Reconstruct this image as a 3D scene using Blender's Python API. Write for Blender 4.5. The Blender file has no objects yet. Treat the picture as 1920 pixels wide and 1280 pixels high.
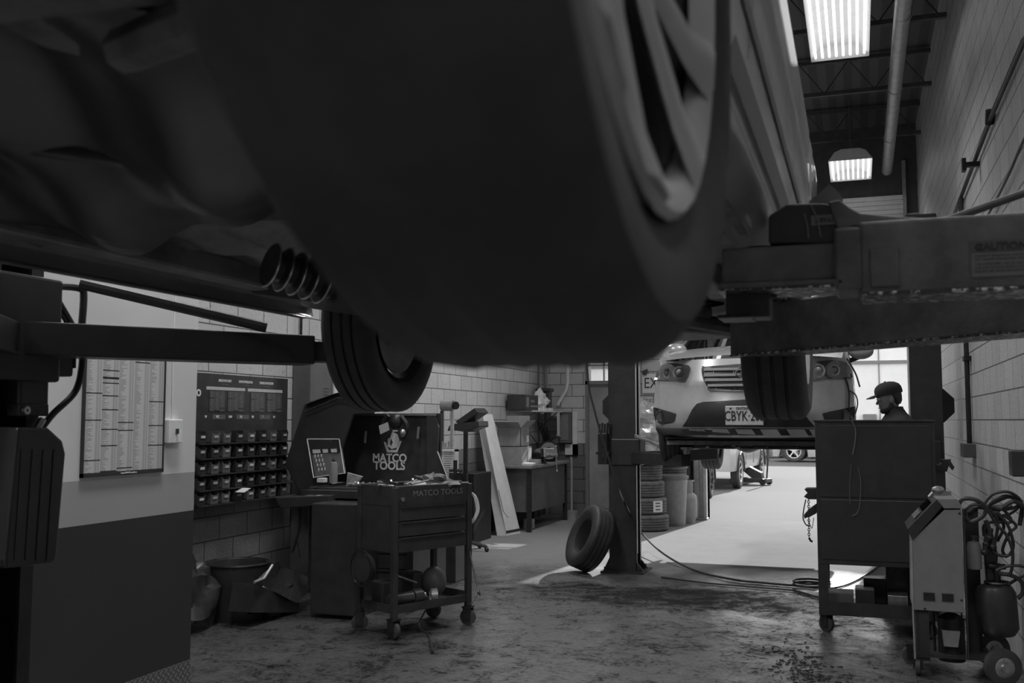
import bpy, bmesh, math, random
from mathutils import Vector, Matrix
random.seed(4)
PI = math.pi
sc = bpy.context.scene
COL = sc.collection
# ---------------------------------------------------------------- camera model
EYE = 1.6; FPX = 1867.0; PIT = math.radians(4.5); YAW = math.atan(649 * math.cos(PIT) / FPX)
def ray(px, py):
    u = (px - 960) / FPX; v = (640 - py) / FPX
    F = math.cos(PIT) - v * math.sin(PIT); Z = math.sin(PIT) + v * math.cos(PIT)
    c, s = math.cos(YAW), math.sin(YAW)
    return Vector((u * c - F * s, u * s + F * c, Z))
O = Vector((0, 0, EYE))
def G(px, py, z=0.0):
    d = ray(px, py); return O + d * ((z - EYE) / d.z)
def PX(px, py, x):
    d = ray(px, py); return O + d * (x / d.x)
def PY(px, py, y):
    d = ray(px, py); return O + d * (y / d.y)
cam = bpy.data.cameras.new('camera'); camo = bpy.data.objects.new('camera', cam); COL.objects.link(camo)
camo.location = O; camo.rotation_euler = (PI / 2 + PIT, 0, YAW)
cam.sensor_width = 36; cam.lens = FPX / 1920 * 36; cam.clip_start = 0.02; cam.clip_end = 400
cam.dof.use_dof = True; cam.dof.focus_distance = 7.5; cam.dof.aperture_fstop = 7.1
sc.camera = camo
sc.view_settings.view_transform = 'Standard'; sc.view_settings.look = 'None'
sc.view_settings.gamma = 1; sc.view_settings.exposure = 0.13
# ---------------------------------------------------------------- materials
def nodes(name):
    m = bpy.data.materials.new(name); m.use_nodes = True
    nt = m.node_tree; b = nt.nodes['Principled BSDF']
    return m, nt, b
def N(nt, t, **k):
    n = nt.nodes.new(t)
    for a, v in k.items():
        if a in n.inputs: n.inputs[a].default_value = v
        else: setattr(n, a, v)
    return n
def L(nt, a, b): nt.links.new(a, b)
def mth(nt, op, a, b=None, c=None, clamp=False):
    n = nt.nodes.new('ShaderNodeMath'); n.operation = op; n.use_clamp = clamp
    for i, v in enumerate((a, b, c)):
        if v is None: continue
        if isinstance(v, (int, float)): n.inputs[i].default_value = v
        else: L(nt, v, n.inputs[i])
    return n.outputs[0]
def mixf(nt, f, a, b):
    n = nt.nodes.new('ShaderNodeMix'); n.data_type = 'FLOAT'
    for i, v in ((0, f), (2, a), (3, b)):
        if isinstance(v, (int, float)): n.inputs[i].default_value = v
        else: L(nt, v, n.inputs[i])
    return n.outputs[0]
def mat(name, v, rough=.6, metal=0, amt=.25, scale=8, bump=.0, bscale=60, spec=.5, coat=0, trans=0):
    m, nt, b = nodes(name)
    tc = N(nt, 'ShaderNodeTexCoord')
    n = N(nt, 'ShaderNodeTexNoise', Scale=scale, Detail=5.0, Roughness=.65); L(nt, tc.outputs['Object'], n.inputs['Vector'])
    mr = N(nt, 'ShaderNodeMapRange'); mr.inputs[1].default_value = .3; mr.inputs[2].default_value = .7
    mr.inputs[3].default_value = v * (1 - amt); mr.inputs[4].default_value = min(1, v * (1 + amt))
    L(nt, n.outputs[0], mr.inputs[0]); L(nt, mr.outputs[0], b.inputs['Base Color'])
    b.inputs['Roughness'].default_value = rough; b.inputs['Metallic'].default_value = metal
    b.inputs['Specular IOR Level'].default_value = spec
    b.inputs['Coat Weight'].default_value = coat; b.inputs['Coat Roughness'].default_value = .06
    b.inputs['Transmission Weight'].default_value = trans
    if bump:
        n2 = N(nt, 'ShaderNodeTexNoise', Scale=bscale, Detail=3.0); L(nt, tc.outputs['Object'], n2.inputs['Vector'])
        bp = N(nt, 'ShaderNodeBump', Strength=bump, Distance=.01); L(nt, n2.outputs[0], bp.inputs['Height']); L(nt, bp.outputs[0], b.inputs['Normal'])
    return m
def glass(name, tint=.9, refl=.12, rough=.02):
    m = bpy.data.materials.new(name); m.use_nodes = True; nt = m.node_tree; nt.nodes.clear()
    o = N(nt, 'ShaderNodeOutputMaterial'); mx = N(nt, 'ShaderNodeMixShader'); mx.inputs[0].default_value = refl
    t = N(nt, 'ShaderNodeBsdfTransparent'); t.inputs[0].default_value = (tint, tint, tint, 1)
    g = N(nt, 'ShaderNodeBsdfGlossy'); g.inputs['Roughness'].default_value = rough
    L(nt, t.outputs[0], mx.inputs[1]); L(nt, g.outputs[0], mx.inputs[2]); L(nt, mx.outputs[0], o.inputs[0])
    return m
def block_wall(name, axis, bands=False, v=.5):
    m, nt, b = nodes(name)
    tc = N(nt, 'ShaderNodeTexCoord'); g = N(nt, 'ShaderNodeNewGeometry')
    sp = N(nt, 'ShaderNodeSeparateXYZ'); L(nt, g.outputs['Position'], sp.inputs[0])
    cb = N(nt, 'ShaderNodeCombineXYZ'); L(nt, sp.outputs[axis], cb.inputs[0]); L(nt, sp.outputs[2], cb.inputs[1])
    br = N(nt, 'ShaderNodeTexBrick', Scale=1.0)
    br.inputs['Mortar Size'].default_value = .0055; br.inputs['Mortar Smooth'].default_value = .3; br.inputs['Bias'].default_value = 0
    br.inputs['Brick Width'].default_value = .4; br.inputs['Row Height'].default_value = .2
    br.inputs['Color1'].default_value = (1, 1, 1, 1); br.inputs['Color2'].default_value = (.86, .86, .86, 1); br.inputs['Mortar'].default_value = (.2, .2, .2, 1)
    L(nt, cb.outputs[0], br.inputs['Vector'])
    n = N(nt, 'ShaderNodeTexNoise', Scale=1.4, Detail=6.0, Roughness=.7); L(nt, g.outputs['Position'], n.inputs['Vector'])
    n3 = N(nt, 'ShaderNodeTexNoise', Scale=45.0, Detail=4.0); L(nt, g.outputs['Position'], n3.inputs['Vector'])
    base = mixf(nt, n.outputs[0], v * .75, v * 1.2)
    pits = mth(nt, 'GREATER_THAN', n3.outputs[0], .66)
    base = mth(nt, 'MULTIPLY', base, mixf(nt, pits, 1.0, .6))
    if bands:
        lo = mth(nt, 'LESS_THAN', sp.outputs[2], 1.2); lo2 = mth(nt, 'LESS_THAN', sp.outputs[2], 1.0)
        base = mth(nt, 'MULTIPLY', base, mixf(nt, lo, 1.0, .38)); base = mth(nt, 'MULTIPLY', base, mixf(nt, lo2, 1.0, .75))
    bw = N(nt, 'ShaderNodeRGBToBW'); L(nt, br.outputs[0], bw.inputs[0])
    base = mth(nt, 'MULTIPLY', base, bw.outputs[0])
    L(nt, base, b.inputs['Base Color']); b.inputs['Roughness'].default_value = .45
    h = mth(nt, 'ADD', mth(nt, 'MULTIPLY', br.outputs['Fac'], -1.0), mth(nt, 'MULTIPLY', n3.outputs[0], .25))
    bp = N(nt, 'ShaderNodeBump', Strength=1.0, Distance=.02); L(nt, h, bp.inputs['Height']); L(nt, bp.outputs[0], b.inputs['Normal'])
    return m
def floor_mat(name):
    m, nt, b = nodes(name)
    g = N(nt, 'ShaderNodeNewGeometry'); sp = N(nt, 'ShaderNodeSeparateXYZ'); L(nt, g.outputs['Position'], sp.inputs[0])
    P = g.outputs['Position']
    def noise(s, d=6.0, r=.6, dist=0.0, vec=P):
        n = N(nt, 'ShaderNodeTexNoise', Scale=s, Detail=d, Roughness=r, Distortion=dist); L(nt, vec, n.inputs['Vector']); return n.outputs[0]
    def ramp(x, a, bb):
        mr = N(nt, 'ShaderNodeMapRange'); mr.inputs[1].default_value = a; mr.inputs[2].default_value = bb; L(nt, x, mr.inputs[0]); return mr.outputs[0]
    big = ramp(noise(.55, 5, .6, .6), .38, .62)
    mid = ramp(noise(3.4, 12, .82, .5), .45, .58)
    fine = ramp(noise(17, 8, .7, .8), .35, .68)
    blot = ramp(noise(6.5, 7, .7, 2.5), .56, .62)
    crk = noise(2.2, 8, .62, .3)
    ck = mth(nt, 'SUBTRACT', 1.0, ramp(mth(nt, 'ABSOLUTE', mth(nt, 'SUBTRACT', crk, .5)), .0, .006), clamp=True)
    dirt = mth(nt, 'ADD', mth(nt, 'MULTIPLY', big, .35), mth(nt, 'MULTIPLY', mid, .5))
    dirt = mth(nt, 'ADD', dirt, mth(nt, 'MULTIPLY', blot, .45))
    dirt = mth(nt, 'ADD', dirt, mth(nt, 'MULTIPLY', ck, .25))
    spk = ramp(noise(26, 6, .7, .4), .50, .60)
    dirt = mth(nt, 'ADD', dirt, mth(nt, 'MULTIPLY', mth(nt, 'MULTIPLY', spk, mid), .5))
    # long dark patch across the middle of the bay, edges broken by noise
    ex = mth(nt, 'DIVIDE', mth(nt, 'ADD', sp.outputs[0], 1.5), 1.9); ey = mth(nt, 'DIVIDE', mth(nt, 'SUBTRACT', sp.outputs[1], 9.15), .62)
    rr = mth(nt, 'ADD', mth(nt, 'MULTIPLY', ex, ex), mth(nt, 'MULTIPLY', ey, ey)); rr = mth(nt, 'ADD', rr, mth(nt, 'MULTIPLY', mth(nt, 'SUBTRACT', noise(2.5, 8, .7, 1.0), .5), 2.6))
    dark_band = mth(nt, 'SUBTRACT', 1.0, ramp(rr, .3, 1.3))
    dirt = mth(nt, 'ADD', dirt, mth(nt, 'MULTIPLY', dark_band, .55), clamp=True)
    # oily working area under the car; nearer the door the colour paints in stains washed out by sun
    far = ramp(mth(nt, 'ADD', sp.outputs[1], mth(nt, 'MULTIPLY', noise(.8, 3), 2.0)), 10.6, 12.2)
    dirt = mth(nt, 'MULTIPLY', dirt, mixf(nt, far, 1.0, .12))
    fine2 = mixf(nt, far, mth(nt, 'ADD', .72, mth(nt, 'MULTIPLY', fine, .42)), 1.0)
    alb = mth(nt, 'MULTIPLY', mixf(nt, dirt, mixf(nt, far, .15, .225), .009), fine2)
    L(nt, alb, b.inputs['Base Color'])
    rg = mth(nt, 'ADD', mixf(nt, dirt, .17, .5), mth(nt, 'MULTIPLY', mth(nt, 'SUBTRACT', 1.0, fine), .12))
    L(nt, mixf(nt, far, rg, .85), b.inputs['Roughness'])
    L(nt, mth(nt, 'MULTIPLY', mixf(nt, dirt, 1.0, .1), mixf(nt, far, 1.0, .03)), b.inputs['Specular IOR Level'])
    L(nt, mth(nt, 'MULTIPLY', mth(nt, 'SUBTRACT', 1.0, dirt), mixf(nt, far, .9, 0.0)), b.inputs['Coat Weight']); b.inputs['Coat Roughness'].default_value = .27; b.inputs['Coat IOR'].default_value = 2.2
    h = mth(nt, 'ADD', mth(nt, 'MULTIPLY', noise(30, 6, .7, .5), .6), mth(nt, 'MULTIPLY', dirt, .4))
    bp = N(nt, 'ShaderNodeBump', Strength=.22, Distance=.008); L(nt, mixf(nt, far, .22, .02), bp.inputs['Strength']); L(nt, h, bp.inputs['Height']); L(nt, bp.outputs[0], b.inputs['Normal'])
    return m
def paint_panel(name):       # smooth near wall: white / grey stripe / dark dado with scuffs
    m, nt, b = nodes(name)
    g = N(nt, 'ShaderNodeNewGeometry'); sp = N(nt, 'ShaderNodeSeparateXYZ'); L(nt, g.outputs['Position'], sp.inputs[0])
    lo = mth(nt, 'LESS_THAN', sp.outputs[2], 1.285); lo2 = mth(nt, 'LESS_THAN', sp.outputs[2], 1.055)
    v = mixf(nt, lo, .66, .36); v = mixf(nt, lo2, v, .034)
    mp = N(nt, 'ShaderNodeMapping'); mp.inputs['Scale'].default_value = (1, 9, 1.2); L(nt, g.outputs['Position'], mp.inputs[0])
    n = N(nt, 'ShaderNodeTexNoise', Scale=3.0, Detail=9.0, Roughness=.75); L(nt, mp.outputs[0], n.inputs['Vector'])
    sc_ = mth(nt, 'GREATER_THAN', n.outputs[0], .72)
    n2 = N(nt, 'ShaderNodeTexNoise', Scale=1.2, Detail=3.0); L(nt, g.outputs['Position'], n2.inputs['Vector'])
    v = mth(nt, 'MULTIPLY', v, mixf(nt, n2.outputs[0], .8, 1.2)); v = mth(nt, 'ADD', v, mth(nt, 'MULTIPLY', sc_, .05))
    L(nt, v, b.inputs['Base Color']); b.inputs['Roughness'].default_value = .45
    return m
def stripes(name, v1, v2, axis, period, duty, rough=.5, metal=0):
    m, nt, b = nodes(name)
    tc = N(nt, 'ShaderNodeTexCoord'); sp = N(nt, 'ShaderNodeSeparateXYZ'); L(nt, tc.outputs['Object'], sp.inputs[0])
    fr = mth(nt, 'FRACT', mth(nt, 'DIVIDE', sp.outputs[axis], period)); k = mth(nt, 'LESS_THAN', fr, duty)
    L(nt, mixf(nt, k, v1, v2), b.inputs['Base Color']); b.inputs['Roughness'].default_value = rough; b.inputs['Metallic'].default_value = metal
    bp = N(nt, 'ShaderNodeBump', Strength=.6, Distance=.01); L(nt, k, bp.inputs['Height']); L(nt, bp.outputs[0], b.inputs['Normal'])
    return m
def chartmat(name, cols, rows, paper=.85, dens=.5, seed=0):   # printed columns of tiny list text
    m, nt, b = nodes(name)
    tc = N(nt, 'ShaderNodeTexCoord'); mp = N(nt, 'ShaderNodeMapping'); mp.inputs['Location'].default_value = (seed, seed * .37, 0); L(nt, tc.outputs['UV'], mp.inputs[0])
    sp = N(nt, 'ShaderNodeSeparateXYZ'); L(nt, tc.outputs['UV'], sp.inputs[0])
    cx = mth(nt, 'MULTIPLY', sp.outputs[0], float(cols)); cy = mth(nt, 'MULTIPLY', sp.outputs[1], float(rows))
    fx = mth(nt, 'FRACT', cx); fy = mth(nt, 'FRACT', cy)
    wn = N(nt, 'ShaderNodeTexWhiteNoise', noise_dimensions='2D')
    cb = N(nt, 'ShaderNodeCombineXYZ'); L(nt, mth(nt, 'FLOOR', cx), cb.inputs[0]); L(nt, mth(nt, 'FLOOR', cy), cb.inputs[1]); L(nt, cb.outputs[0], wn.inputs['Vector'])
    ln = mth(nt, 'ADD', .12, mth(nt, 'MULTIPLY', wn.outputs[0], .4))
    t1 = mth(nt, 'LESS_THAN', fx, ln); t2 = mth(nt, 'LESS_THAN', mth(nt, 'ABSOLUTE', mth(nt, 'SUBTRACT', fx, .72)), .07)
    t3 = mth(nt, 'LESS_THAN', mth(nt, 'ABSOLUTE', mth(nt, 'SUBTRACT', fx, .88)), .05)
    row = mth(nt, 'LESS_THAN', fy, .55)
    ink = mth(nt, 'MULTIPLY', row, mth(nt, 'MAXIMUM', t1, mth(nt, 'MAXIMUM', t2, t3)))
    bar = mth(nt, 'GREATER_THAN', wn.outputs[0], .965)
    ink = mth(nt, 'ADD', mth(nt, 'MULTIPLY', ink, dens), bar, clamp=True)
    L(nt, mixf(nt, ink, paper, .03), b.inputs['Base Color']); b.inputs['Roughness'].default_value = .35
    return m
M = {}
M['wall_r'] = block_wall('painted block right', 1, False, .6)
M['wall_l'] = block_wall('painted block left', 1, True, .6)
M['wall_b'] = block_wall('painted block back', 0, True, .6)
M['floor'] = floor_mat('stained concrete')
M['panel'] = paint_panel('painted partition')
M['black'] = mat('black paint', .04, .38, amt=.3)
M['blackm'] = mat('dark steel', .05, .42, metal=.6, amt=.4, scale=20)
M['rubber'] = mat('tyre rubber', .06, .62, amt=.3, scale=12)
M['bright'] = mat('polished tool steel', .8, .25, metal=.85, amt=.2, scale=30)
def worn(name):  # speckled bright colour paints highlights along the lift arm undersides
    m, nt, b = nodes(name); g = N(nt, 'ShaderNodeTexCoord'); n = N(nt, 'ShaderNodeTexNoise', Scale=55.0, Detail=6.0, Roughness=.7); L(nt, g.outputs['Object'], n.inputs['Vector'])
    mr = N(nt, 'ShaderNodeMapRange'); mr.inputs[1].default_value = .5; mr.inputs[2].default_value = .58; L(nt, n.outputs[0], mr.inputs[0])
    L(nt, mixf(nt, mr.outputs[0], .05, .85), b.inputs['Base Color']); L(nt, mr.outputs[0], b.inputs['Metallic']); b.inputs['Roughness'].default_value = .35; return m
M['worn'] = worn('painted arm edge glint')
M['rubber_new'] = mat('new black rubber', .028, .6, amt=.3, scale=12)
M['rubber_dusty'] = mat('dusty tyre rubber', .11, .75, amt=.35, scale=14, bump=.3)
M['under'] = mat('underbody coat', .2, .5, amt=.5, scale=6, bump=.5, bscale=20)
M['plastic'] = mat('black plastic', .045, .33, amt=.2)
M['carside'] = mat('dusty car paint', .42, .3, amt=.25, scale=5, coat=.6)
M['silver'] = mat('silver car paint', .56, .3, metal=.25, amt=.06, coat=.6)
M['silver2'] = mat('silver suv paint', .42, .3, metal=.3, amt=.06, coat=.5)
M['chrome'] = mat('chrome', .75, .15, metal=1, amt=.05)
M['alloy'] = mat('alloy rim', .6, .38, metal=.5, amt=.12)
M['steel'] = mat('bare steel', .45, .35, metal=.9, amt=.3, scale=30)
M['galv'] = mat('galvanised pipe', .45, .4, metal=.5, amt=.2)
M['white'] = mat('white enamel', .75, .4, amt=.08)
M['whitemat'] = mat('white paper', .75, .7, amt=.05)
M['grey'] = mat('grey enamel', .22, .45, amt=.12)
M['midgrey'] = mat('mid grey paint', .12, .5, amt=.15)
M['armpaint'] = mat('worn lift arm paint', .16, .5, amt=.45, scale=9, bump=.25, bscale=25)
M['card'] = mat('cardboard', .28, .8, amt=.15)
M['wood'] = mat('wood', .2, .7, amt=.3)
M['ceil'] = stripes('ceiling deck', .11, .07, 0, .22, .5, .7)
M['joist'] = mat('joist steel', .09, .6)
M['door'] = mat('painted steel door', .32, .5, amt=.2, scale=2)
M['plate'] = None
M['skin'] = mat('skin', .2, .5, amt=.08)
M['cloth'] = mat('dark work clothes', .025, .85, amt=.25)
M['hair'] = mat('dark hair', .03, .6)
M['glassclear'] = glass('clear glass', .92, .08)
M['glassdark'] = glass('dark tinted glass', .25, .2)
M['lens'] = glass('headlight lens', .6, .2)
M['wrap'] = mat('crumpled clear plastic wrap', .35, .2, amt=.5, scale=7, bump=1.0, bscale=9)
M['asphalt'] = mat('sunlit yard concrete', .13, .9, amt=.03, scale=.6, spec=.2)
M['ext'] = mat('yard building wall', .92, .8, amt=.05, scale=1)
M['bush'] = mat('low scrub', .16, .9, amt=.8, scale=5)
M['machgrey'] = mat('grey hammered enamel', .22, .5, amt=.1)
M['hose'] = mat('black hose rubber', .03, .4)
M['tank'] = mat('dusty painted tank', .3, .55, amt=.2)
M['bin'] = mat('black bin plastic', .04, .35)
M['label'] = mat('printed label', .5, .6, amt=.15, scale=60)
def emi(name, s):
    m = bpy.data.materials.new(name); m.use_nodes = True; nt = m.node_tree; nt.nodes.clear()
    o = N(nt, 'ShaderNodeOutputMaterial'); e = N(nt, 'ShaderNodeEmission'); e.inputs[1].default_value = s; L(nt, e.outputs[0], o.inputs[0]); return m
M['tube'] = emi('lit fluorescent tube', 1.6)
# tread plate
def tread_plate():
    m, nt, b = nodes('tread plate'); tc = N(nt, 'ShaderNodeNewGeometry')
    mp = N(nt, 'ShaderNodeMapping'); mp.inputs['Rotation'].default_value = (PI / 4, 0, 0); L(nt, tc.outputs['Position'], mp.inputs[0])
    sp = N(nt, 'ShaderNodeSeparateXYZ'); L(nt, mp.outputs[0], sp.inputs[0])
    a = mth(nt, 'MULTIPLY', sp.outputs[1], 32.0); c = mth(nt, 'MULTIPLY', sp.outputs[2], 32.0)
    par = mth(nt, 'FRACT', mth(nt, 'MULTIPLY', mth(nt, 'ADD', mth(nt, 'FLOOR', a), mth(nt, 'FLOOR', c)), .5)); par = mth(nt, 'GREATER_THAN', par, .25)
    fa = mth(nt, 'ABSOLUTE', mth(nt, 'SUBTRACT', mth(nt, 'FRACT', a), .5)); fc = mth(nt, 'ABSOLUTE', mth(nt, 'SUBTRACT', mth(nt, 'FRACT', c), .5))
    k1 = mth(nt, 'MULTIPLY', mth(nt, 'LESS_THAN', fa, .42), mth(nt, 'LESS_THAN', fc, .13)); k2 = mth(nt, 'MULTIPLY', mth(nt, 'LESS_THAN', fc, .42), mth(nt, 'LESS_THAN', fa, .13))
    k = mixf(nt, par, k1, k2)
    L(nt, mixf(nt, k, .2, .5), b.inputs['Base Color']); b.inputs['Metallic'].default_value = .7; b.inputs['Roughness'].default_value = .4
    bp = N(nt, 'ShaderNodeBump', Strength=1, Distance=.01); L(nt, k, bp.inputs['Height']); L(nt, bp.outputs[0], b.inputs['Normal'])
    return m
M['tread'] = tread_plate()
# ---------------------------------------------------------------- mesh builder (all in world coordinates)
def frame(loc=(0, 0, 0), rz=0, rx=0, ry=0):
    return Matrix.Translation(loc) @ Matrix.Rotation(rz, 4, 'Z') @ Matrix.Rotation(ry, 4, 'Y') @ Matrix.Rotation(rx, 4, 'X')
def worldloc(o):
    v = Vector((0, 0, 0))
    while o: v = v + o.location; o = o.parent
    return v
class MB:
    def __init__(s, fr=None): s.v = []; s.f = []; s.M = fr or Matrix.Identity(4)
    def add(s, vs, fs):
        k = len(s.v); s.v += [s.M @ Vector(v) for v in vs]; s.f += [tuple(i + k for i in f) for f in fs]; return s
    def box(s, x0, x1, y0, y1, z0, z1, fr=None):
        vs = [Vector((x, y, z)) for x in (x0, x1) for y in (y0, y1) for z in (z0, z1)]
        if fr: vs = [fr @ v for v in vs]
        return s.add(vs, [(0, 1, 3, 2), (4, 6, 7, 5), (0, 4, 5, 1), (2, 3, 7, 6), (0, 2, 6, 4), (1, 5, 7, 3)])
    def tube(s, pts, r, seg=10, cap=True, radii=None):
        pts = [Vector(p) for p in pts]; n = len(pts); vs = []; fs = []
        t0 = (pts[1] - pts[0]).normalized(); up = Vector((0, 0, 1)) if abs(t0.z) < .9 else Vector((1, 0, 0))
        a = t0.cross(up).normalized()
        for i, p in enumerate(pts):
            t = (pts[min(i + 1, n - 1)] - pts[max(i - 1, 0)])
            t = t.normalized() if t.length > 1e-9 else t0
            a = (a - t * a.dot(t)); a = a.normalized() if a.length > 1e-6 else t.orthogonal().normalized(); b = t.cross(a)
            rr = radii[i] if radii else r
            vs += [p + (a * math.cos(2 * PI * k / seg) + b * math.sin(2 * PI * k / seg)) * rr for k in range(seg)]
        for i in range(n - 1):
            for k in range(seg):
                k2 = (k + 1) % seg; fs.append((i * seg + k, i * seg + k2, (i + 1) * seg + k2, (i + 1) * seg + k))
        if cap: fs += [tuple(range(seg - 1, -1, -1)), tuple((n - 1) * seg + k for k in range(seg))]
        return s.add(vs, fs)
    def cyl(s, p0, p1, r0, r1=None, seg=20): return s.tube([p0, p1], r0, seg, True, [r0, r0 if r1 is None else r1])
    def lathe(s, prof, seg=32, fr=None, close=False):   # profile (r, h) about local Z of fr
        vs = []; n = len(prof); fs = []
        for r, h in prof:
            for k in range(seg): vs.append(Vector((r * math.cos(2 * PI * k / seg), r * math.sin(2 * PI * k / seg), h)))
        if fr: vs = [fr @ v for v in vs]
        for i in range(n if close else n - 1):
            j = (i + 1) % n
            for k in range(seg):
                k2 = (k + 1) % seg; fs.append((i * seg + k, i * seg + k2, j * seg + k2, j * seg + k))
        if not close:
            if prof[0][0] > 1e-4: fs.append(tuple(range(seg - 1, -1, -1)))
            if prof[-1][0] > 1e-4: fs.append(tuple((n - 1) * seg + k for k in range(seg)))
        return s.add(vs, fs)
    def prism(s, poly, d, fr=None):   # polygon of 3D points extruded by vector d
        n = len(poly); d = Vector(d); vs = [Vector(p) for p in poly]; vs += [v + d for v in vs]
        if fr: vs = [fr @ v for v in vs]
        fs = [tuple(range(n - 1, -1, -1)), tuple(range(n, 2 * n))] + [(i, (i + 1) % n, n + (i + 1) % n, n + i) for i in range(n)]
        return s.add(vs, fs)
    def loft(s, secs, closed=False, cap=False):
        n = len(secs[0]); vs = [Vector(p) for q in secs for p in q]; fs = []
        for i in range(len(secs) - 1):
            for k in range(n if closed else n - 1):
                k2 = (k + 1) % n; fs.append((i * n + k, i * n + k2, (i + 1) * n + k2, (i + 1) * n + k))
        if cap: fs += [tuple(range(n - 1, -1, -1)), tuple((len(secs) - 1) * n + k for k in range(n))]
        return s.add(vs, fs)
    def ell(s, c, r, seg=16, rings=10, fr=None):
        vs = []; fs = []
        for i in range(rings + 1):
            th = PI * i / rings
            for k in range(seg):
                p = Vector((math.sin(th) * math.cos(2 * PI * k / seg) * r[0], math.sin(th) * math.sin(2 * PI * k / seg) * r[1], math.cos(th) * r[2]))
                vs.append((fr @ p if fr else p) + Vector(c))
        for i in range(rings):
            for k in range(seg):
                k2 = (k + 1) % seg; fs.append((i * seg + k, (i + 1) * seg + k, (i + 1) * seg + k2, i * seg + k2))
        return s.add(vs, fs)
    def build(s, name, m, parent=None, bev=0, smooth=False, uv=None, sub=0):
        me = bpy.data.meshes.new(name)
        if parent is not None: o = worldloc(parent)
        else:
            xs = [v.x for v in s.v]; ys = [v.y for v in s.v]; zs = [v.z for v in s.v]
            o = Vector(((min(xs) + max(xs)) / 2, (min(ys) + max(ys)) / 2, min(zs)))
        me.from_pydata([v - o for v in s.v], [], s.f); me.materials.append(m)
        bm = bmesh.new(); bm.from_mesh(me); bmesh.ops.remove_doubles(bm, verts=bm.verts, dist=1e-5); bmesh.ops.recalc_face_normals(bm, faces=bm.faces); bm.to_mesh(me); bm.free()
        ob = bpy.data.objects.new(name, me); COL.objects.link(ob)
        if parent is not None: ob.parent = parent
        else: ob.location = o
        if smooth:
            me.polygons.foreach_set('use_smooth', [True] * len(me.polygons))
            try: me.set_sharp_from_angle(angle=math.radians(38))
            except Exception: pass
        if bev:
            b = ob.modifiers.new('bevel', 'BEVEL'); b.width = bev; b.segments = 2; b.limit_method = 'ANGLE'; b.angle_limit = math.radians(40)
        if sub:
            b = ob.modifiers.new('sub', 'SUBSURF'); b.levels = sub; b.render_levels = sub
        return ob
def tag(o, label, cat, group=None):
    o['label'] = label; o['category'] = cat
    if group: o['group'] = group
    return o
def thing(name, label, cat, loc, group=None):
    o = bpy.data.objects.new(name, None); COL.objects.link(o); o.location = Vector(loc); o.empty_display_size = .1
    return tag(o, label, cat, group)
def struct(o): o['kind'] = 'structure'; return o
def copy_tree(o, parent=None):
    c = o.copy(); COL.objects.link(c); c.parent = parent
    for ch in list(o.children): copy_tree(ch, c)
    return c
def text(name, body, m, fr, size, parent, ext=.001, xs=1.0, bold=0, align='CENTER', kind=None):
    cu = bpy.data.curves.new(name, 'FONT'); cu.body = body; cu.size = size; cu.extrude = ext; cu.align_x = align; cu.align_y = 'CENTER'; cu.offset = bold
    cu.resolution_u = 3
    t = bpy.data.objects.new('tmp', cu); COL.objects.link(t); dg = bpy.context.evaluated_depsgraph_get(); dg.update()
    me = bpy.data.meshes.new_from_object(t.evaluated_get(dg)); COL.objects.unlink(t); bpy.data.objects.remove(t)
    o = worldloc(parent) if parent is not None else Vector((0, 0, 0))
    F_ = Matrix.Translation(-o) @ fr @ Matrix.Diagonal((xs, 1, 1, 1)); me.transform(F_)
    me.materials.clear(); me.materials.append(m)
    ob = bpy.data.objects.new(name, me); COL.objects.link(ob); ob.parent = parent
    return ob
# text frames: facing -Y, facing +X
def face_ny(p): return Matrix.Translation(p) @ Matrix.Rotation(PI / 2, 4, 'X')
def face_px(p): return Matrix.Translation(p) @ Matrix.Rotation(PI / 2, 4, 'Z') @ Matrix.Rotation(PI / 2, 4, 'X')
def curve(pts, n=8):      # catmull-rom resample
    P_ = [Vector(p) for p in pts]; P_ = [P_[0] * 2 - P_[1]] + P_ + [P_[-1] * 2 - P_[-2]]; out = []
    for i in range(1, len(P_) - 2):
        for k in range(n):
            t = k / n; a, b, c, d = P_[i - 1:i + 3]
            out.append(.5 * ((2 * b) + (c - a) * t + (2 * a - 5 * b + 4 * c - d) * t * t + (3 * b - a - 3 * c + d) * t ** 3))
    out.append(P_[-2]); return out
def circ(c, r, ax='Z', n=24, a0=0, a1=2 * PI):
    out = []
    for k in range(n + 1):
        a = a0 + (a1 - a0) * k / n; u, v = r * math.cos(a), r * math.sin(a)
        out.append(Vector(c) + Vector({'Z': (u, v, 0), 'Y': (u, 0, v), 'X': (0, u, v)}[ax]))
    return out
AXX = Matrix.Rotation(PI / 2, 4, 'Y')     # local Z -> world X
def tyre_mesh(mb, fr, R, w, r, seg=48, grooves=4, gd=.011):
    h = w / 2; pr = [(r, -h * .8), (r + (R - r) * .35, -h * .98), (R - (R - r) * .3, -h), (R - .012, -h * .86)]
    g = w * .8 / grooves
    for k in range(grooves):
        a = -w * .4 + k * g
        pr += [(R - .002, a + .004), (R, a + g * .5), (R - .002, a + g - .008)]
        if k < grooves - 1: pr += [(R - gd, a + g - .006), (R - gd, a + g + .002)]
    pr += [(R - .012, h * .86), (R - (R - r) * .3, h), (r + (R - r) * .35, h * .98), (r, h * .8)]
    pr += [(r - .015, h * .7), (r - .015, -h * .7)]
    mb.lathe(pr, seg, fr, True)
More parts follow.
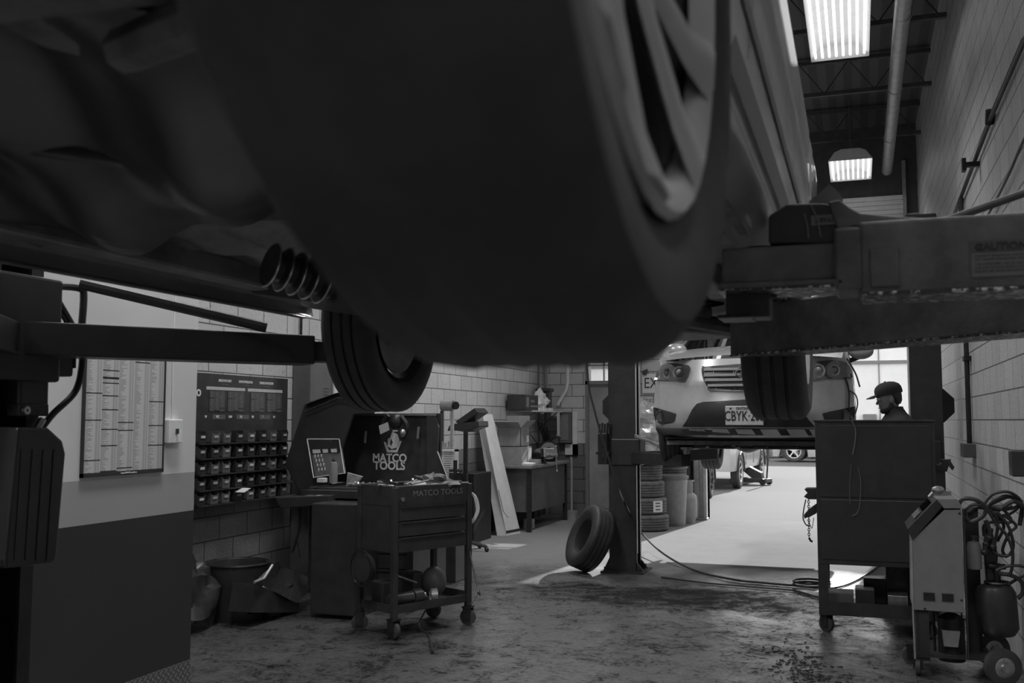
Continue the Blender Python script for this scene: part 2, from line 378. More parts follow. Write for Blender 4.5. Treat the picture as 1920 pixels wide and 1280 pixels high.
def rim_mesh(mb, fr, r, w, spokes=5, sw=.055, twin=False):
    mb.lathe([(r * .965, w * .38), (r * .97, w * .42), (r * 1.0, w * .44), (r * .98, w * .47), (r * .93, w * .43), (r * .90, w * .36)], 40, fr, True)
    zf = w * .30
    mb.lathe([(.03, zf + .01), (.065, zf), (.075, zf - .04), (.05, zf - .06), (0.001, zf - .06), (.001, zf + .012)], 24, fr)
    for k in range(spokes):
        a = 2 * PI * k / spokes
        offs = (-.27, .27) if twin else (0,)
        for da in offs:
            s0 = sw * (.7 if twin else 1)
            secs = []
            for t, ww, z, th in ((.05, s0 * .8, zf, .014), (r * .5, s0 * .62, zf + .006, .010), (r * .8, s0 * .75, zf + .018, .009), (r * .95, s0 * 1.1, zf + .03, .012)):
                R_ = fr @ Matrix.Rotation(a + da * (.25 + .75 * t / r), 4, 'Z')
                secs.append([R_ @ Vector(p) for p in ((t, -ww * .3, z - th), (t, -ww / 2, z - .004), (t, -ww * .3, z), (t, ww * .3, z), (t, ww / 2, z - .004), (t, ww * .3, z - th))])
            mb.loft(secs, True, True)
def wheel(parent, c, R, w, r, flip=False, rimmat='alloy', spokes=5, twin=False, tm='rubber', name='wheel', phase=0, disc=True, sw=.075, gd=.011):
    """wheel part (rim) with tyre sub-part; axis along X; flip = outer face to -X"""
    fr = Matrix.Translation(c) @ Matrix.Rotation(-PI / 2 if flip else PI / 2, 4, 'Y') @ Matrix.Rotation(phase, 4, 'Z')
    mb = MB(); rim_mesh(mb, fr, r, w, spokes, twin=twin, sw=sw)
    o = mb.build(name, M[rimmat], parent, smooth=True)
    t = MB(); tyre_mesh(t, fr, R, w, r, gd=gd); t.build('tyre', M[tm], o, smooth=True)
    if disc:
        d = MB(); d.lathe([(.001, -.02), (r * .72, -.02), (r * .72, .0), (.001, .0)], 32, fr); d.build('brake_disc', M['blackm'], o, smooth=True)
        d = MB(); d.lathe([(r * .98, -w * .42), (r, -w * .45), (r * .93, -w * .38), (r * .88, 0), (r * .9, w * .28), (r * .95, w * .38), (r * .97, w * .36), (r * .92, w * .2), (r * .9, 0), (r * .95, -w * .38)], 40, fr, True); d.build('rim_barrel', M['black'], o, smooth=True)
        d = MB(); d.lathe([(.001, -w * .34), (r * .84, -w * .34), (r * .84, -w * .30), (.001, -w * .30)], 32, fr); d.build('backing_plate', M['under'], o)
    return o
def caster(parent, x, y, r=.05, w=.03, top=.13, a=0.5):
    fr = Matrix.Translation((x, y, r)) @ Matrix.Rotation(a, 4, 'Z') @ AXX
    m = MB(); f2 = frame((x, y, 0), a)
    m.box(-w * .8, -w * .62, -r * .5, r * .5, r * .7, top, f2); m.box(w * .62, w * .8, -r * .5, r * .5, r * .7, top, f2); m.box(-w * .9, w * .9, -r * .6, r * .6, top - .012, top, f2)
    o = m.build('caster', M['blackm'], parent)
    t = MB(); t.lathe([(.001, -w / 2), (r * .6, -w / 2), (r, -w * .35), (r, w * .35), (r * .6, w / 2), (.001, w / 2)], 24, fr); t.build('caster_wheel', M['rubber'], o, smooth=True)
    return o
# ================================================================ SETTING
XR, XL, YB, ZC = .96, -5.1, 16.4, 6.2
def sbox(name, m, *a):
    mb = MB(); mb.box(*a); return struct(mb.build(name, m))
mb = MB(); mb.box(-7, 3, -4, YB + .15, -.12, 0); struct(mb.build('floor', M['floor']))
mb = MB(); mb.box(-60, 40, YB + .15, 90, -.12, -.005); struct(mb.build('ground', M['asphalt']))
sbox('wall_right', M['wall_r'], XR, XR + .2, -4, YB + .2, 0, ZC)
sbox('wall_left', M['wall_l'], XL - .2, XL, -4, YB + .2, 0, ZC)
sbox('wall_partition', M['panel'], XL + .01, -3.82, -4, 5.13, .002, ZC - .01)
mb = MB(); mb.box(-3.82, -3.815, 0, 5.13, .003, .17); struct(mb.build('baseboard_left', M['tread']))
DX0, DX1 = PY(1098, 800, YB).x, PY(1196, 800, YB).x        # service door
JL, JR, OH = -2.33, .74, 4.1                                # overhead door opening
mb = MB(); Y0, Y1 = YB, YB + .2
mb.box(XL, DX0, Y0, Y1, 0, ZC); mb.box(DX1, JL, Y0, Y1, 0, ZC); mb.box(DX0, DX1, Y0, Y1, 2.72, ZC); mb.box(JL, JR, Y0, Y1, OH, 4.8); mb.box(JR, XR, Y0, Y1, 0, ZC)
struct(mb.build('wall_back', M['wall_b']))
mb = MB(); mb.box(JL, JR, Y0 - .01, Y1, 4.8, ZC); mb.box(XL, JL, Y0 - .01, Y0 - .001, 4.8, ZC); mb.box(JR, XR, Y0 - .01, Y0 - .001, 4.8, ZC); struct(mb.build('trim_9', M['joist']))
sbox('wall_front', M['wall_b'], XL, XR, -4.2, -4, 0, ZC)
sbox('ceiling', M['ceil'], -5.3, 1.2, -4, YB + .2, ZC, ZC + .1)
# open-web joists
for i, y in enumerate((4.2, 6.4, 8.6, 10.8, 13.0, 15.2)):
    mb = MB()
    for z in (ZC - .08, ZC - .5): mb.box(XL, XR, y - .03, y - .005, z, z + .05); mb.box(XL, XR, y + .005, y + .03, z, z + .05)
    x = XL
    while x < XR - .3:
        mb.tube([(x, y, ZC - .47), (x + .3, y, ZC - .06)], .008, 6); mb.tube([(x + .3, y, ZC - .06), (min(x + .6, XR), y, ZC - .47)], .008, 6); x += .6
    struct(mb.build('trim_%d' % (i + 1), M['joist']))
# service door, transom, frame
fr = MB()
for x in (DX0, DX1 - .05): fr.box(x, x + .05, Y0 - .02, Y1, 0, 2.72)
fr.box(DX0, DX1, Y0 - .02, Y1, 2.2, 2.26); fr.box(DX0, DX1, Y0 - .02, Y1, 2.67, 2.72)
do = struct(fr.build('door_1', M['grey']))
mb = MB(); mb.box(DX0 + .05, DX1 - .05, Y0 + .06, Y0 + .11, .01, 2.2); mb.box(DX0 + .15, DX1 - .15, Y0 + .05, Y0 + .06, .12, .35); mb.build('door_leaf', M['door'], do)
mb = MB(); mb.box(DX1 - .35, DX1 - .2, Y0 + .04, Y0 + .06, 1.0, 1.07); mb.build('door_handle', M['whitemat'], do)
mb = MB(); mb.box(DX0 + .05, DX1 - .05, Y0 + .08, Y0 + .085, 2.26, 2.67)
tw = struct(mb.build('window_1', M['glassclear']))
fm = MB(); fm.box(DX0 + .05, DX1 - .05, Y0 + .05, Y0 + .1, 2.52, 2.54); fm.box(DX0 + .3, DX0 + .32, Y0 + .05, Y0 + .1, 2.26, 2.67); fm.box(DX0 + .6, DX0 + .62, Y0 + .05, Y0 + .1, 2.54, 2.67); fm.build('window_bar', M['grey'], tw)
# overhead door: jamb column, raised leaf, tracks
mb = MB(); mb.box(JL - .2, JL - .12, Y0 - .16, Y0, 0, 4.4); mb.box(JL - .05, JL, Y0 - .16, Y0 + .2, 0, 4.4); mb.box(JL - .2, JL, Y0 - .02, Y0, 0, 4.4); mb.box(JL - .12, JL - .05, Y0 - .1, Y0 - .05, 0, 4.4)
mb.box(JL - .23, JL + .01, Y0 - .18, Y0 + .02, 0, .03)
struct(mb.build('trim_7', M['galv'], bev=.004))
mb = MB(); mb.box(JR, JR + .05, Y0 - .12, Y0, 0, 5.6); struct(mb.build('trim_8', M['galv']))
od = MB()
for k in range(16):
    z = 3.88 + k * .075; od.box(JL - .02, JR + .02, Y0 - .07, Y0 - .025, z, z + .071)
o = struct(od.build('door_2', M['white'], bev=.006))
mb = MB(); mb.box(JR - .12, JR + .0, Y0 - .11, Y0 - .07, 4.62, 4.7); mb.tube(circ((JR - .05, Y0 - .12, 4.45), .07, 'Y', 16), .012, 6); mb.tube([(JR - .12, Y0 - .12, 4.45), (JR + .02, Y0 - .12, 4.45)], .01, 6)
mb.build('door_roller', M['blackm'], o)
mb = MB(); a, b = PY(1722, 318, Y0 - .12), PY(1728, 400, Y0 - .12); mb.box(a.x, a.x + .05, Y0 - .14, Y0 - .1, b.z - .6, a.z); a = PY(1732, 362, Y0 - .2); mb.box(a.x, a.x + .05, Y0 - .24, Y0 - .14, b.z - .6, a.z); struct(mb.build('trim_10', M['white']))
# sunlit header strip of sky above? transom slit of the overhead door is closed by the leaf
# ---------------------------------------------------------------- outdoors
mb = MB(); mb.box(-30, 16, 52, 54, 0, 9); b1 = tag(mb.build('yard_building', M['ext']), 'pale building with thin dark wall joints across the sunlit yard', 'building')
mb = MB(); mb.box(-30, 16, 51.9, 52, 4.35, 4.5)
for k in range(12): x = -10 + k * 2.2; mb.box(x, x + .05, 51.95, 52, 0, 9)
mb.build('wall_joint', M['grey'], b1)
mb = MB(); p = PY(1618, 776, 51.8); q = PY(1644, 790, 51.8); mb.box(p.x, q.x, 51.6, 52, q.z - 2.0, p.z); mb.build('loading_door', M['grey'], b1, bev=.03)
mb = MB(); mb.box(-30, 16, 51.8, 52, 0, .5); mb.build('wall_base', M['grey'], b1)
hd = MB()
for k in range(420):
    x = random.uniform(-14, 6); y = random.uniform(43, 45); r = random.uniform(.08, .3)
    hd.ell((x, y, r * .5), (r, r * .8, r * .7), 6, 4, Matrix.Rotation(random.random() * 3, 4, 'Z'))
o = hd.build('gravel_verge', M['bush']); tag(o, 'low strip of rubble and scrub along the far edge of the yard', 'verge'); o['kind'] = 'stuff'
# ---------------------------------------------------------------- lamps on the ceiling
def fixture(label, p0, y1, nt_, wid, lit, drop=True):
    x0 = p0.x; z = p0.z; y0 = p0.y; t = thing('fluorescent_light', label, 'ceiling light', (x0 + wid / 2, (y0 + y1) / 2, z + .14), 'high bay fluorescent lights')
    sec = [(-.5, -.02), (-.36, .1), (-.2, .14), (.2, .14), (.36, .1), (.5, -.02)]
    mb = MB(); mb.loft([[(x0 + wid * (.5 + a), y, z + b) for a, b in sec] for y in (y0, y1)]); mb.loft([[(x0 + wid * (.5 + a), y, z + b + .006) for a, b in sec] for y in (y0, y1)])
    mb.build('reflector', M['white'], t)
    for y in (y0, y1):
        mb = MB(); mb.prism([(x0 + wid * (.5 + a), y, z + b) for a, b in sec], (0, .012, 0)); mb.build('end_cap', M['white'], t)
    for k in range(nt_):
        x = x0 + wid * (k + .7) / (nt_ + .4); mb = MB(); mb.cyl((x, y0 + .05, z), (x, y1 - .05, z), .0135, seg=10); mb.build('tube_lamp', M['tube'], t, smooth=True)
    mb = MB()
    for y in (y0 + .3, y1 - .3): mb.tube([(x0 + wid / 2, y, z + .14), (x0 + wid / 2, y + .02, ZC)], .004, 6)
    mb.build('hanging_wire', M['grey'], t)
    return t
p = PY(1521, 113, 10.9); q = PY(1630, 113, 10.9)
fixture('large lit fluorescent fixture hanging nearer the camera, at the top edge', Vector((p.x, 8.9, p.z)), 10.9, 8, q.x - p.x, 1)
p = PY(1553, 300, 14.6); q = PY(1636, 300, 14.6)
fixture('farther lit fluorescent fixture hanging on a long cord before the overhead door', Vector((p.x, 14.6, p.z)), 15.9, 8, q.x - p.x, 1)
# duct / vent pipe along the ceiling
mb = MB(); a = PY(1694, 2, 9.4); b = PY(1664, 352, 15.9)
mb.tube([(a.x + .02, 3, a.z), a, (b.x, 15.9, a.z)], .075, 20)
for y in (6.0, 8.2, 9.7, 11.9, 14.0): mb.tube([(a.x + .01, y, a.z), (a.x + .01, y + .03, a.z)], .08, 20)
tag(mb.build('vent_pipe', M['galv'], smooth=True), 'round galvanised pipe running below the dark ceiling', 'pipe')
# conduits on the right wall
def onwall(px, py, d=.03): return PX(px, py, XR - d)
c1 = thing('wall_conduit', 'steel conduit with clamps climbing diagonally on the upper right wall', 'conduit', onwall(1830, 310))
mb = MB(); mb.tube([onwall(1960, 30), onwall(1920, 75), onwall(1862, 210), onwall(1790, 400), onwall(1768, 470)], .017, 10); mb.build('conduit_pipe', M['blackm'], c1, smooth=True)
mb = MB(); p = onwall(1829, 308, .03); mb.box(p.x - .09, XR, p.y - .02, p.y + .02, p.z - .02, p.z + .02); mb.box(p.x - .1, p.x - .07, p.y - .04, p.y + .04, p.z - .05, p.z + .05); mb.build('clamp', M['blackm'], c1)
mb = MB(); p = onwall(1856, 222); mb.tube([p + Vector((0, .03, -.03)), p + Vector((0, -.03, .05))], .03, 10); mb.build('coupling', M['blackm'], c1)
mb = MB(); mb.tube(curve([onwall(1960, 190), onwall(1920, 262), onwall(1890, 330), onwall(1862, 385), onwall(1840, 425), onwall(1820, 470)]), .009, 8)
tag(mb.build('wall_cable', M['hose'], smooth=True), 'thin black cable sagging down the upper right wall', 'cable')
c2 = thing('outlet_conduit', 'vertical conduit ending in an outlet box on the right block wall', 'conduit', onwall(1819, 848))
mb = MB(); p = onwall(1815, 300); q = onwall(1817, 800); r_ = onwall(1818, 835)
mb.tube([(p.x, q.y, 3.6), (p.x, q.y, q.z), r_], .022, 10); mb.tube([(p.x, q.y - .06, 3.6), (p.x, q.y - .06, q.z), r_ + Vector((0, -.03, 0))], .007, 8); mb.build('conduit_pipe', M['blackm'], c2, smooth=True)
mb = MB(); mb.box(XR - .1, XR, r_.y - .22, r_.y + .08, r_.z - .1, r_.z + .02); mb.build('outlet_box', M['midgrey'], c2, bev=.006)
mb = MB(); z = PX(1816, 674, XR).z; mb.box(XR - .06, XR, q.y - .1, q.y + .05, z - .02, z + .02); mb.build('clamp', M['blackm'], c2)
mb = MB(); p = onwall(1915, 868); mb.box(XR - .09, XR, p.y - .06, p.y + .08, p.z - .08, p.z + .08); tag(mb.build('outlet_box', M['plastic'], bev=.01), 'small black outlet box on the right wall at the photo edge', 'outlet')
# pipes in the back left corner
def pipe_on_back(px0, z0, z1, r, m, label, bend=None):
    x = PY(px0, 700, YB).x; pts = [(x, YB - .05, z1)]
    if bend: pts += [(x, YB - .05, bend + .25), (x - .03, YB - .05, bend + .1), (x - .16, YB - .05, bend - .1), (x - .18, YB - .05, z0)]
    else: pts += [(x, YB - .05, z0)]
    mb = MB(); mb.tube(pts, r, 10); return tag(mb.build('vertical_pipe', m, smooth=True), label, 'pipe')
pipe_on_back(1066, 1.85, 5.5, .03, M['white'], 'white pipe with an offset bend above the grey electrical box', 2.0)
p = PX(1010, 700, XL + .06)
for px, r, m, l in ((1010, .018, 'midgrey', 'thin grey conduit on the left wall near the corner'), (1026, .03, 'grey', 'dark vertical pipe right in the back left corner')):
    q = PX(px, 700, XL + .06); mb = MB(); mb.tube([(q.x, min(q.y, YB - .1), .0), (q.x, min(q.y, YB - .1), 5.5)], r, 10); tag(mb.build('vertical_pipe', M[m], smooth=True), l, 'pipe')
p = PX(564, 640, XL + .03); mb = MB(); mb.tube([(p.x, p.y, 5.5), (p.x, p.y, 1.45), (p.x, p.y + .01, .35)], .014, 8); tag(mb.build('vertical_pipe', M['blackm'], smooth=True), 'black conduit on the left block wall beside the parts bin rack', 'pipe')
# electrical panel, back wall
a = PY(1052, 772, YB); b = PY(1074, 830, YB); e = thing('electrical_panel', 'grey electrical box with a pale side cover in the back left corner', 'electrical box', (a.x, YB - .1, b.z))
mb = MB(); mb.box(a.x, b.x, YB - .16, YB, b.z, a.z); mb.build('enclosure', M['midgrey'], e, bev=.008)
mb = MB(); mb.box(a.x + .03, b.x - .03, YB - .17, YB - .16, b.z + .05, a.z - .05); mb.build('enclosure_door', M['grey'], e, bev=.004)
mb = MB(); mb.box(b.x + .01, b.x + .09, YB - .06, YB, b.z - .2, a.z); mb.box(b.x - .12, b.x + .09, YB - .06, YB, b.z - .2, b.z - .02); mb.build('side_cover', M['white'], e)
# EXIT sign and small plate
a = PY(1205, 701, YB); b = PY(1242, 737, YB); s_ = thing('exit_sign', 'pale EXIT sign on the back wall beside the lift post', 'sign', ((a.x + b.x) / 2, YB, b.z))
mb = MB(); mb.box(a.x, b.x + .12, YB - .05, YB, b.z, a.z); mb.build('sign_box', M['white'], s_, bev=.01)
text('sign_text', 'EXIT', M['black'], face_ny(((a.x + b.x) / 2 + .07, YB - .053, (a.z + b.z) / 2)), .25, s_, xs=.8)
mb = MB(); mb.prism([(a.x, YB - .1, a.z + .04), (a.x + .1, YB - .1, a.z + .08), (a.x + .07, YB - .1, a.z - .02), (a.x + .02, YB - .1, a.z - .02)], (0, .06, 0)); mb.build('lamp_head', M['black'], s_)
a = PY(1211, 745, YB); b = PY(1224, 760, YB); s_ = thing('notice_sign', 'small black and white notice below the EXIT sign', 'sign', (a.x, YB, b.z)); mb = MB(); mb.box(a.x, b.x, YB - .02, YB, b.z, a.z); mb.build('notice_plate', M['white'], s_)
text('notice_text', 'FE', M['black'], face_ny(((a.x + b.x) / 2, YB - .022, (a.z + b.z) / 2)), .12, s_)
# ---------------------------------------------------------------- chart on the partition
XP = -3.82
def panelpt(px, py): return PX(px, py, XP + .012)
y0, y1, z0, z1 = panelpt(152, 893).y, panelpt(305, 887).y, 1.30, 2.02
ch = thing('wall_chart', 'framed white list chart in five columns on the near left wall', 'chart', (XP, (y0 + y1) / 2, z0))
mb = MB()
for a in ((y0, y1, z0, z0 + .022), (y0, y1, z1 - .015, z1), (y0, y0 + .01, z0, z1), (y1 - .01, y1, z0, z1)): mb.box(XP, XP + .018, *a)
mb.build('chart_frame', M['black'], ch)
def uvsheet(name, x, y0, y1, z0, z1, m, parent):
    mb = MB(); mb.box(x - .004, x, y0, y1, z0, z1); o = mb.build(name, m, parent); me = o.data; uvl = me.uv_layers.new(name='UV'); w = worldloc(parent)
    for lp in me.loops:
        v = me.vertices[lp.vertex_index].co + w; uvl.data[lp.index].uv = ((v.y - y0) / (y1 - y0), (v.z - z0) / (z1 - z0))
    return o
uvsheet('chart_sheet', XP + .012, y0 + .01, y1 - .01, z0 + .022, z1 - .015, chartmat('chart list print', 5, 110, .6, .5), ch)
text('chart_caption', 'www.NAPACanada.ca', M['whitemat'], face_px((XP + .019, (y0 + y1) / 2 + .03, z0 + .011)), .014, ch)
a = panelpt(311, 786); b = panelpt(335, 830); sw = thing('switch_box', 'small white surface switch box right of the list chart', 'switch', (XP, a.y, b.z))
mb = MB(); mb.box(XP, XP + .04, a.y, b.y, b.z, a.z); mb.build('switch_plate', M['white'], sw, bev=.005)
mb = MB(); zz = (a.z + b.z) / 2; mb.box(XP + .04, XP + .055, (a.y + b.y) / 2 - .006, (a.y + b.y) / 2 + .006, zz - .015, zz + .015); mb.build('toggle', M['black'], sw)
mb = MB(); mb.tube([(XP + .01, (a.y + b.y) / 2, a.z), (XP + .01, (a.y + b.y) / 2 - .01, a.z + .4), (XP + .01, (a.y + b.y) / 2 + .02, 3.0)], .005, 8); mb.build('surface_conduit', M['white'], sw)
# ---------------------------------------------------------------- parts bin rack on the left wall
XW = XL + .012
ya, yb = PX(366, 900, XL).y - .12, PX(533, 900, XL).y; zt, zm, zb = 1.985, 1.62, .9
rk = thing('parts_bin_rack', 'black wall rack with an application chart and rows of labelled parts bins', 'bin rack', (XL, (ya + yb) / 2, zb))
mb = MB(); mb.box(XL, XL + .02, ya, yb, zb, zt); mb.build('back_board', M['bin'], rk)
L_ = lambda px: PX(px, 800, XW + .02).y
for s, px in (('APPLICATION CHART', 422), ("CHARTE D'APPLICATION", 461), ('CUADRO DE APLICACION', 500)):
    text('chart_title', s, M['whitemat'], face_px((XL + .022, L_(px), 1.93)), .03, rk, xs=.62, bold=.0006)
    text('chart_subtitle', 'For wiper blade details', M['grey'], face_px((XL + .022, L_(px), 1.902)), .014, rk, xs=.8)
for k, (p0, p1) in enumerate(((387, 460), (465, 530))):
    mb = MB(); mb.box(XL + .02, XL + .023, L_(p0), L_(p1), 1.85, 1.877); mb.build('chart_bar', M['label'], rk)
    for a, b in ((.08, .46), (.54, .97)):
        w0 = L_(p0) + (L_(p1) - L_(p0)) * a; w1 = L_(p0) + (L_(p1) - L_(p0)) * b
        uvsheet('chart_sheet', XL + .024, w0, w1, 1.67, 1.84, chartmat('bin chart print %d%d' % (k, int(a * 100)), 3, 16, .12, .9), rk)
text('maker_mark', 'o', M['whitemat'], face_px((XL + .022, L_(373), 1.83)), .12, rk, bold=.002)
xs_ = [378, 403, 424, 448, 470, 492, 511, 532]
for s, px in zip(('W', 'WC', 'IAW', 'FN', 'EN', 'T', 'LH'), (387, 409, 433, 453, 475, 494, 515)):
    text('column_letters', s, M['whitemat'], face_px((XL + .024, L_(px), 1.625)), .032, rk, xs=.8, bold=.0006)
for p0, p1 in ((400, 424), (445, 468), (488, 508)):
    mb = MB(); mb.box(XL + .02, XL + .0225, L_(p0), L_(p1), 1.606, 1.645); mb.build('letter_band', M['midgrey'], rk)
for r_, zr in enumerate((1.465, 1.345, 1.215, 1.09, .97)):
    mb = MB(); mb.box(XL + .02, XL + .14, ya, yb - .02, zr - .065, zr - .055); mb.build('shelf', M['bin'], rk)
    for c_, px in enumerate(xs_):
        yc = PX(px, 800, XL + .12).y; hw = .052; 
        bb = MB(); X0, X1 = XL + .025, XL + .13
        bb.box(X0, X1, yc - hw, yc + hw, zr - .052, zr - .046); bb.box(X0, X1, yc - hw, yc - hw + .004, zr - .05, zr + .045); bb.box(X0, X1, yc + hw - .004, yc + hw, zr - .05, zr + .045)
        bb.prism([(X1, yc - hw, zr - .05), (X1, yc + hw, zr - .05), (X1 + .008, yc + hw, zr + .03), (X1 + .008, yc + hw * .5, zr + .02), (X1 + .008, yc - hw * .5, zr + .02), (X1 + .008, yc - hw, zr + .03)], (-.004, 0, 0))
        o = bb.build('bin', M['midgrey' if c_ in (2,) or (c_ in (1, 4, 6) and r_ % 2 == 0) else 'bin'], rk)
        lb = MB(); lb.prism([(X1 + .005, yc - .026, zr - .012), (X1 + .005, yc + .026, zr - .012), (X1 + .008, yc + .026, zr + .008), (X1 + .008, yc - .026, zr + .008)], (.004, 0, 0)); lb.build('bin_label', M['label'] if c_ in (1, 2, 6) or (r_ + c_) % 2 else M['whitemat'], o)
mb = MB(); f2 = frame((XL + .17, PX(450, 900, XL + .15).y, .985 + .05), 0, rx=.3); mb.box(-.04, .05, -.05, .05, -.03, -.026, f2); tag(mb.build('loose_label_card', M['whitemat']), 'white card sticking out below the fourth row of bins', 'card')
# ================================================================ CAR RAISED OVERHEAD (nearest)
WC, WR = Vector((-.1926, .571, 1.961)), .33      # near wheel
FY = 3.5
car = thing('raised_car', 'dark car raised overhead on the nearest lift, filling the upper left with its underside', 'car', (-1.0, 2.2, 1.94))
def side_x(z, y, sgn):      # outward profile, right side
    pr = [(1.955, .20), (1.97, .165), (2.0, .145), (2.04, .15), (2.08, .135), (2.25, .12), (2.45, .115), (2.53, .13), (2.57, .165), (2.6, .19), (2.9, .30), (3.05, .42), (3.12, .6), (3.15, .9)]
    for (a, x0), (b, x1) in zip(pr, pr[1:]):
        if a <= z <= b: x = x0 + (x1 - x0) * (z - a) / (b - a); break
    else: x = pr[-1][1]
    e = max(0, (y - 3.6) / .9); x += .30 * e * e
    e = max(0, (.1 - y) / .5); x += .25 * e * e
    return -x if sgn > 0 else -2.0 + x
ZS = [1.955, 1.97, 2.0, 2.04, 2.08, 2.25, 2.45, 2.53, 2.57]
def arch_z(y):
    z = 1.955
    for c in (.571, FY):
        d = abs(y - c)
        if d < .42: z = max(z, 2.02 + math.sqrt(max(0, .42 ** 2 - d * d)) * .95)
    return z
ys = sorted(set([-.35 + k * .12 for k in range(41)] + [.571 - .42, .571 + .42, FY - .42, FY + .42, .571 - .41, .571 + .41, FY - .41, FY + .41]))
body = MB()
for sgn in (1, -1):
    secs = []
    for y in ys:
        b = arch_z(y); zz = [b + (z - 1.955) * (2.57 - b) / .615 for z in ZS]
        secs.append([Vector((side_x(z, y, sgn), y, z)) for z in zz])
    body.loft(secs)
    body.loft([[p + Vector((-.03 * sgn, 0, 0)) for p in q] for q in secs])
# bonnet / boot decks, bumpers, roof
def cross(y, z, inset=0): return [Vector((side_x(2.57, y, -1) + (side_x(2.57, y, 1) - side_x(2.57, y, -1)) * k / 10, y, z + .06 * math.sin(PI * k / 10))) for k in range(11)]
body.loft([cross(y, 2.57 + (.02 if 0 < y < 3 else -.06)) for y in (-.47, -.3, .1)]); body.loft([cross(y, 2.57 - (y - 3.1) * .08) for y in (3.1, 3.6, 4.1, 4.45)])
for y, d in ((-.35, -.1), (4.45, .08)):
    body.loft([[Vector((side_x(z, y, -1) + (side_x(z, y, 1) - side_x(z, y, -1)) * k / 12, y + d * math.sin(PI * k / 12) * 1.6, z)) for k in range(13)] for z in (1.96, 2.05, 2.2, 2.4, 2.57)])
roof = [[Vector((-1 + sx * w, y, z)) for sx, w, z in ((-1, .87, 2.57), (-1, .83, 2.62), (-1, .62, z1), (-.5, .62, z1 + .04), (0, 0, z1 + .05), (.5, .62, z1 + .04), (1, .62, z1), (1, .83, 2.62), (1, .87, 2.57))] for y, z1 in ((.05, 2.66), (.7, 3.02), (1.6, 3.1), (2.4, 3.05), (3.1, 2.66))]
body.loft(roof)
body.build('body', M['carside'], car, smooth=True)
# door gaps and side moulding on the visible flank
for k, y in enumerate((1.38, 2.3, 3.02)):
    mb = MB(); mb.loft([[Vector((side_x(z, y, 1) + .002, y + d, z)) for z in (2.06, 2.12, 2.25, 2.4, 2.53)] for d in (0, .007)]); mb.build('door_gap', M['black'], car)
for z0, z1, off in ((2.045, 2.075, .006), (2.14, 2.16, .004)):
    mb = MB(); mb.loft([[Vector((side_x(z, y, 1) + off, y, z)) for z in (z0, z0 + .004, z1 - .004, z1)] for y in [1.22 + .15 * k for k in range(13)]]); mb.build('side_moulding', M['plastic'], car, smooth=True)
mb = MB(); mb.loft([[Vector((side_x(z, y, 1) + o, y, z)) for z, o in ((2.575, .004), (2.585, .012), (2.6, .012), (2.61, .004))] for y in [.5 + .2 * k for k in range(13)]]); mb.build('window_trim', M['chrome'], car, smooth=True)
# floor pan with ribs, tunnel, tanks
pan = MB()
def panrow(y):
    r_ = []
    for k in range(61):
        x = -1.8 + 1.6 * k / 60; d = abs(x + 1.0)
        z = 2.02 + .12 * max(0, 1 - (d / .16) ** 2) + .012 * math.sin(x * 40) * (1 if .2 < d < .6 else 0) + .01 * math.sin(y * 21)
        if min(abs(y - .571), abs(y - FY)) < .42 and d > .5: z = max(z, 2.06 + .36 * math.sqrt(max(0, 1 - (min(abs(y - .571), abs(y - FY)) / .42) ** 2)) * min(1, (d - .5) / .08))
        r_.append(Vector((x, y, z)))
    return r_
pan.loft([panrow(-.3 + k * .05) for k in range(93)]); pan.build('floor_pan', M['under'], car, smooth=True)
for x in (-1.62, -.42):
    mb = MB(); mb.box(x, x + .07, 1.2, 3.05, 1.965, 2.03); mb.build('chassis_rail', M['under'], car, bev=.01)
for x in (-1.83, -.2):
    mb = MB(); mb.box(x - .008, x + .008, 1.22, 3.05, 1.955, 1.985); mb.build('sill_seam', M['under'], car)
mb = MB(); mb.tube(curve([(-1.0, 3.9, 2.0), (-1.02, 3.0, 2.04), (-.98, 2.0, 2.04), (-1.0, 1.4, 2.02), (-1.2, .8, 1.99), (-1.3, .1, 1.98)]), .028, 14); mb.build('exhaust_pipe', M['blackm'], car, smooth=True)
mb = MB(); mb.ell((-1.0, 2.1, 2.0), (.11, .32, .065), 20, 12); mb.build('muffler', M['blackm'], car, smooth=True)
sh = MB()
def hump(x, y): return 1.99 + .03 * math.sin(x * 9 + y * 3) * math.sin(y * 7 - x * 2) + .02 * math.sin(x * 23 + y * 11) - .03 * math.exp(-((x + 1.25) ** 2 + (y - 1.35) ** 2) / .05)
sh.loft([[Vector((x, y, hump(x, y))) for x in [-1.69 + .03 * k for k in range(36)]] for y in [.0 + .03 * j for j in range(58)]]); sh.build('splash_shield', M['plastic'], car, smooth=True)
mb = MB(); mb.loft([[Vector((-1.62 + .9 * k / 10, y, z - .05 * math.sin(PI * k / 10))) for k in range(11)] for y, z in ((2.35, 2.02), (2.42, 1.96), (2.75, 1.95), (2.85, 2.02))]); mb.build('fuel_tank', M['plastic'], car, smooth=True)
# subframe, arms, springs
for yc in (.571, FY):
    mb = MB(); mb.tube([(-1.5, yc + .1, 1.99), (-1.3, yc, 1.95), (-.7, yc, 1.95), (-.5, yc + .1, 1.99)], .04, 10); mb.build('subframe', M['under'], car, smooth=True)
    for x0, x1 in ((-1.35, -1.72), (-.65, -.33)):
        mb = MB(); mb.tube([(x0, yc - .18, 1.95), (x1, yc, 1.90)], .022, 8); mb.tube([(x0, yc + .18, 1.95), (x1, yc, 1.90)], .022, 8); mb.build('control_arm', M['under'], car, smooth=True)
        mb = MB(); c = Vector(((x0 + x1) / 2, yc + .03, 1.95)); mb.tube([c + Vector((.05 * math.cos(t * .5), .05 * math.sin(t * .5), .0045 * t)) for t in range(66)], .0065, 8); mb.build('coil_spring', M['blackm'], car, smooth=True)
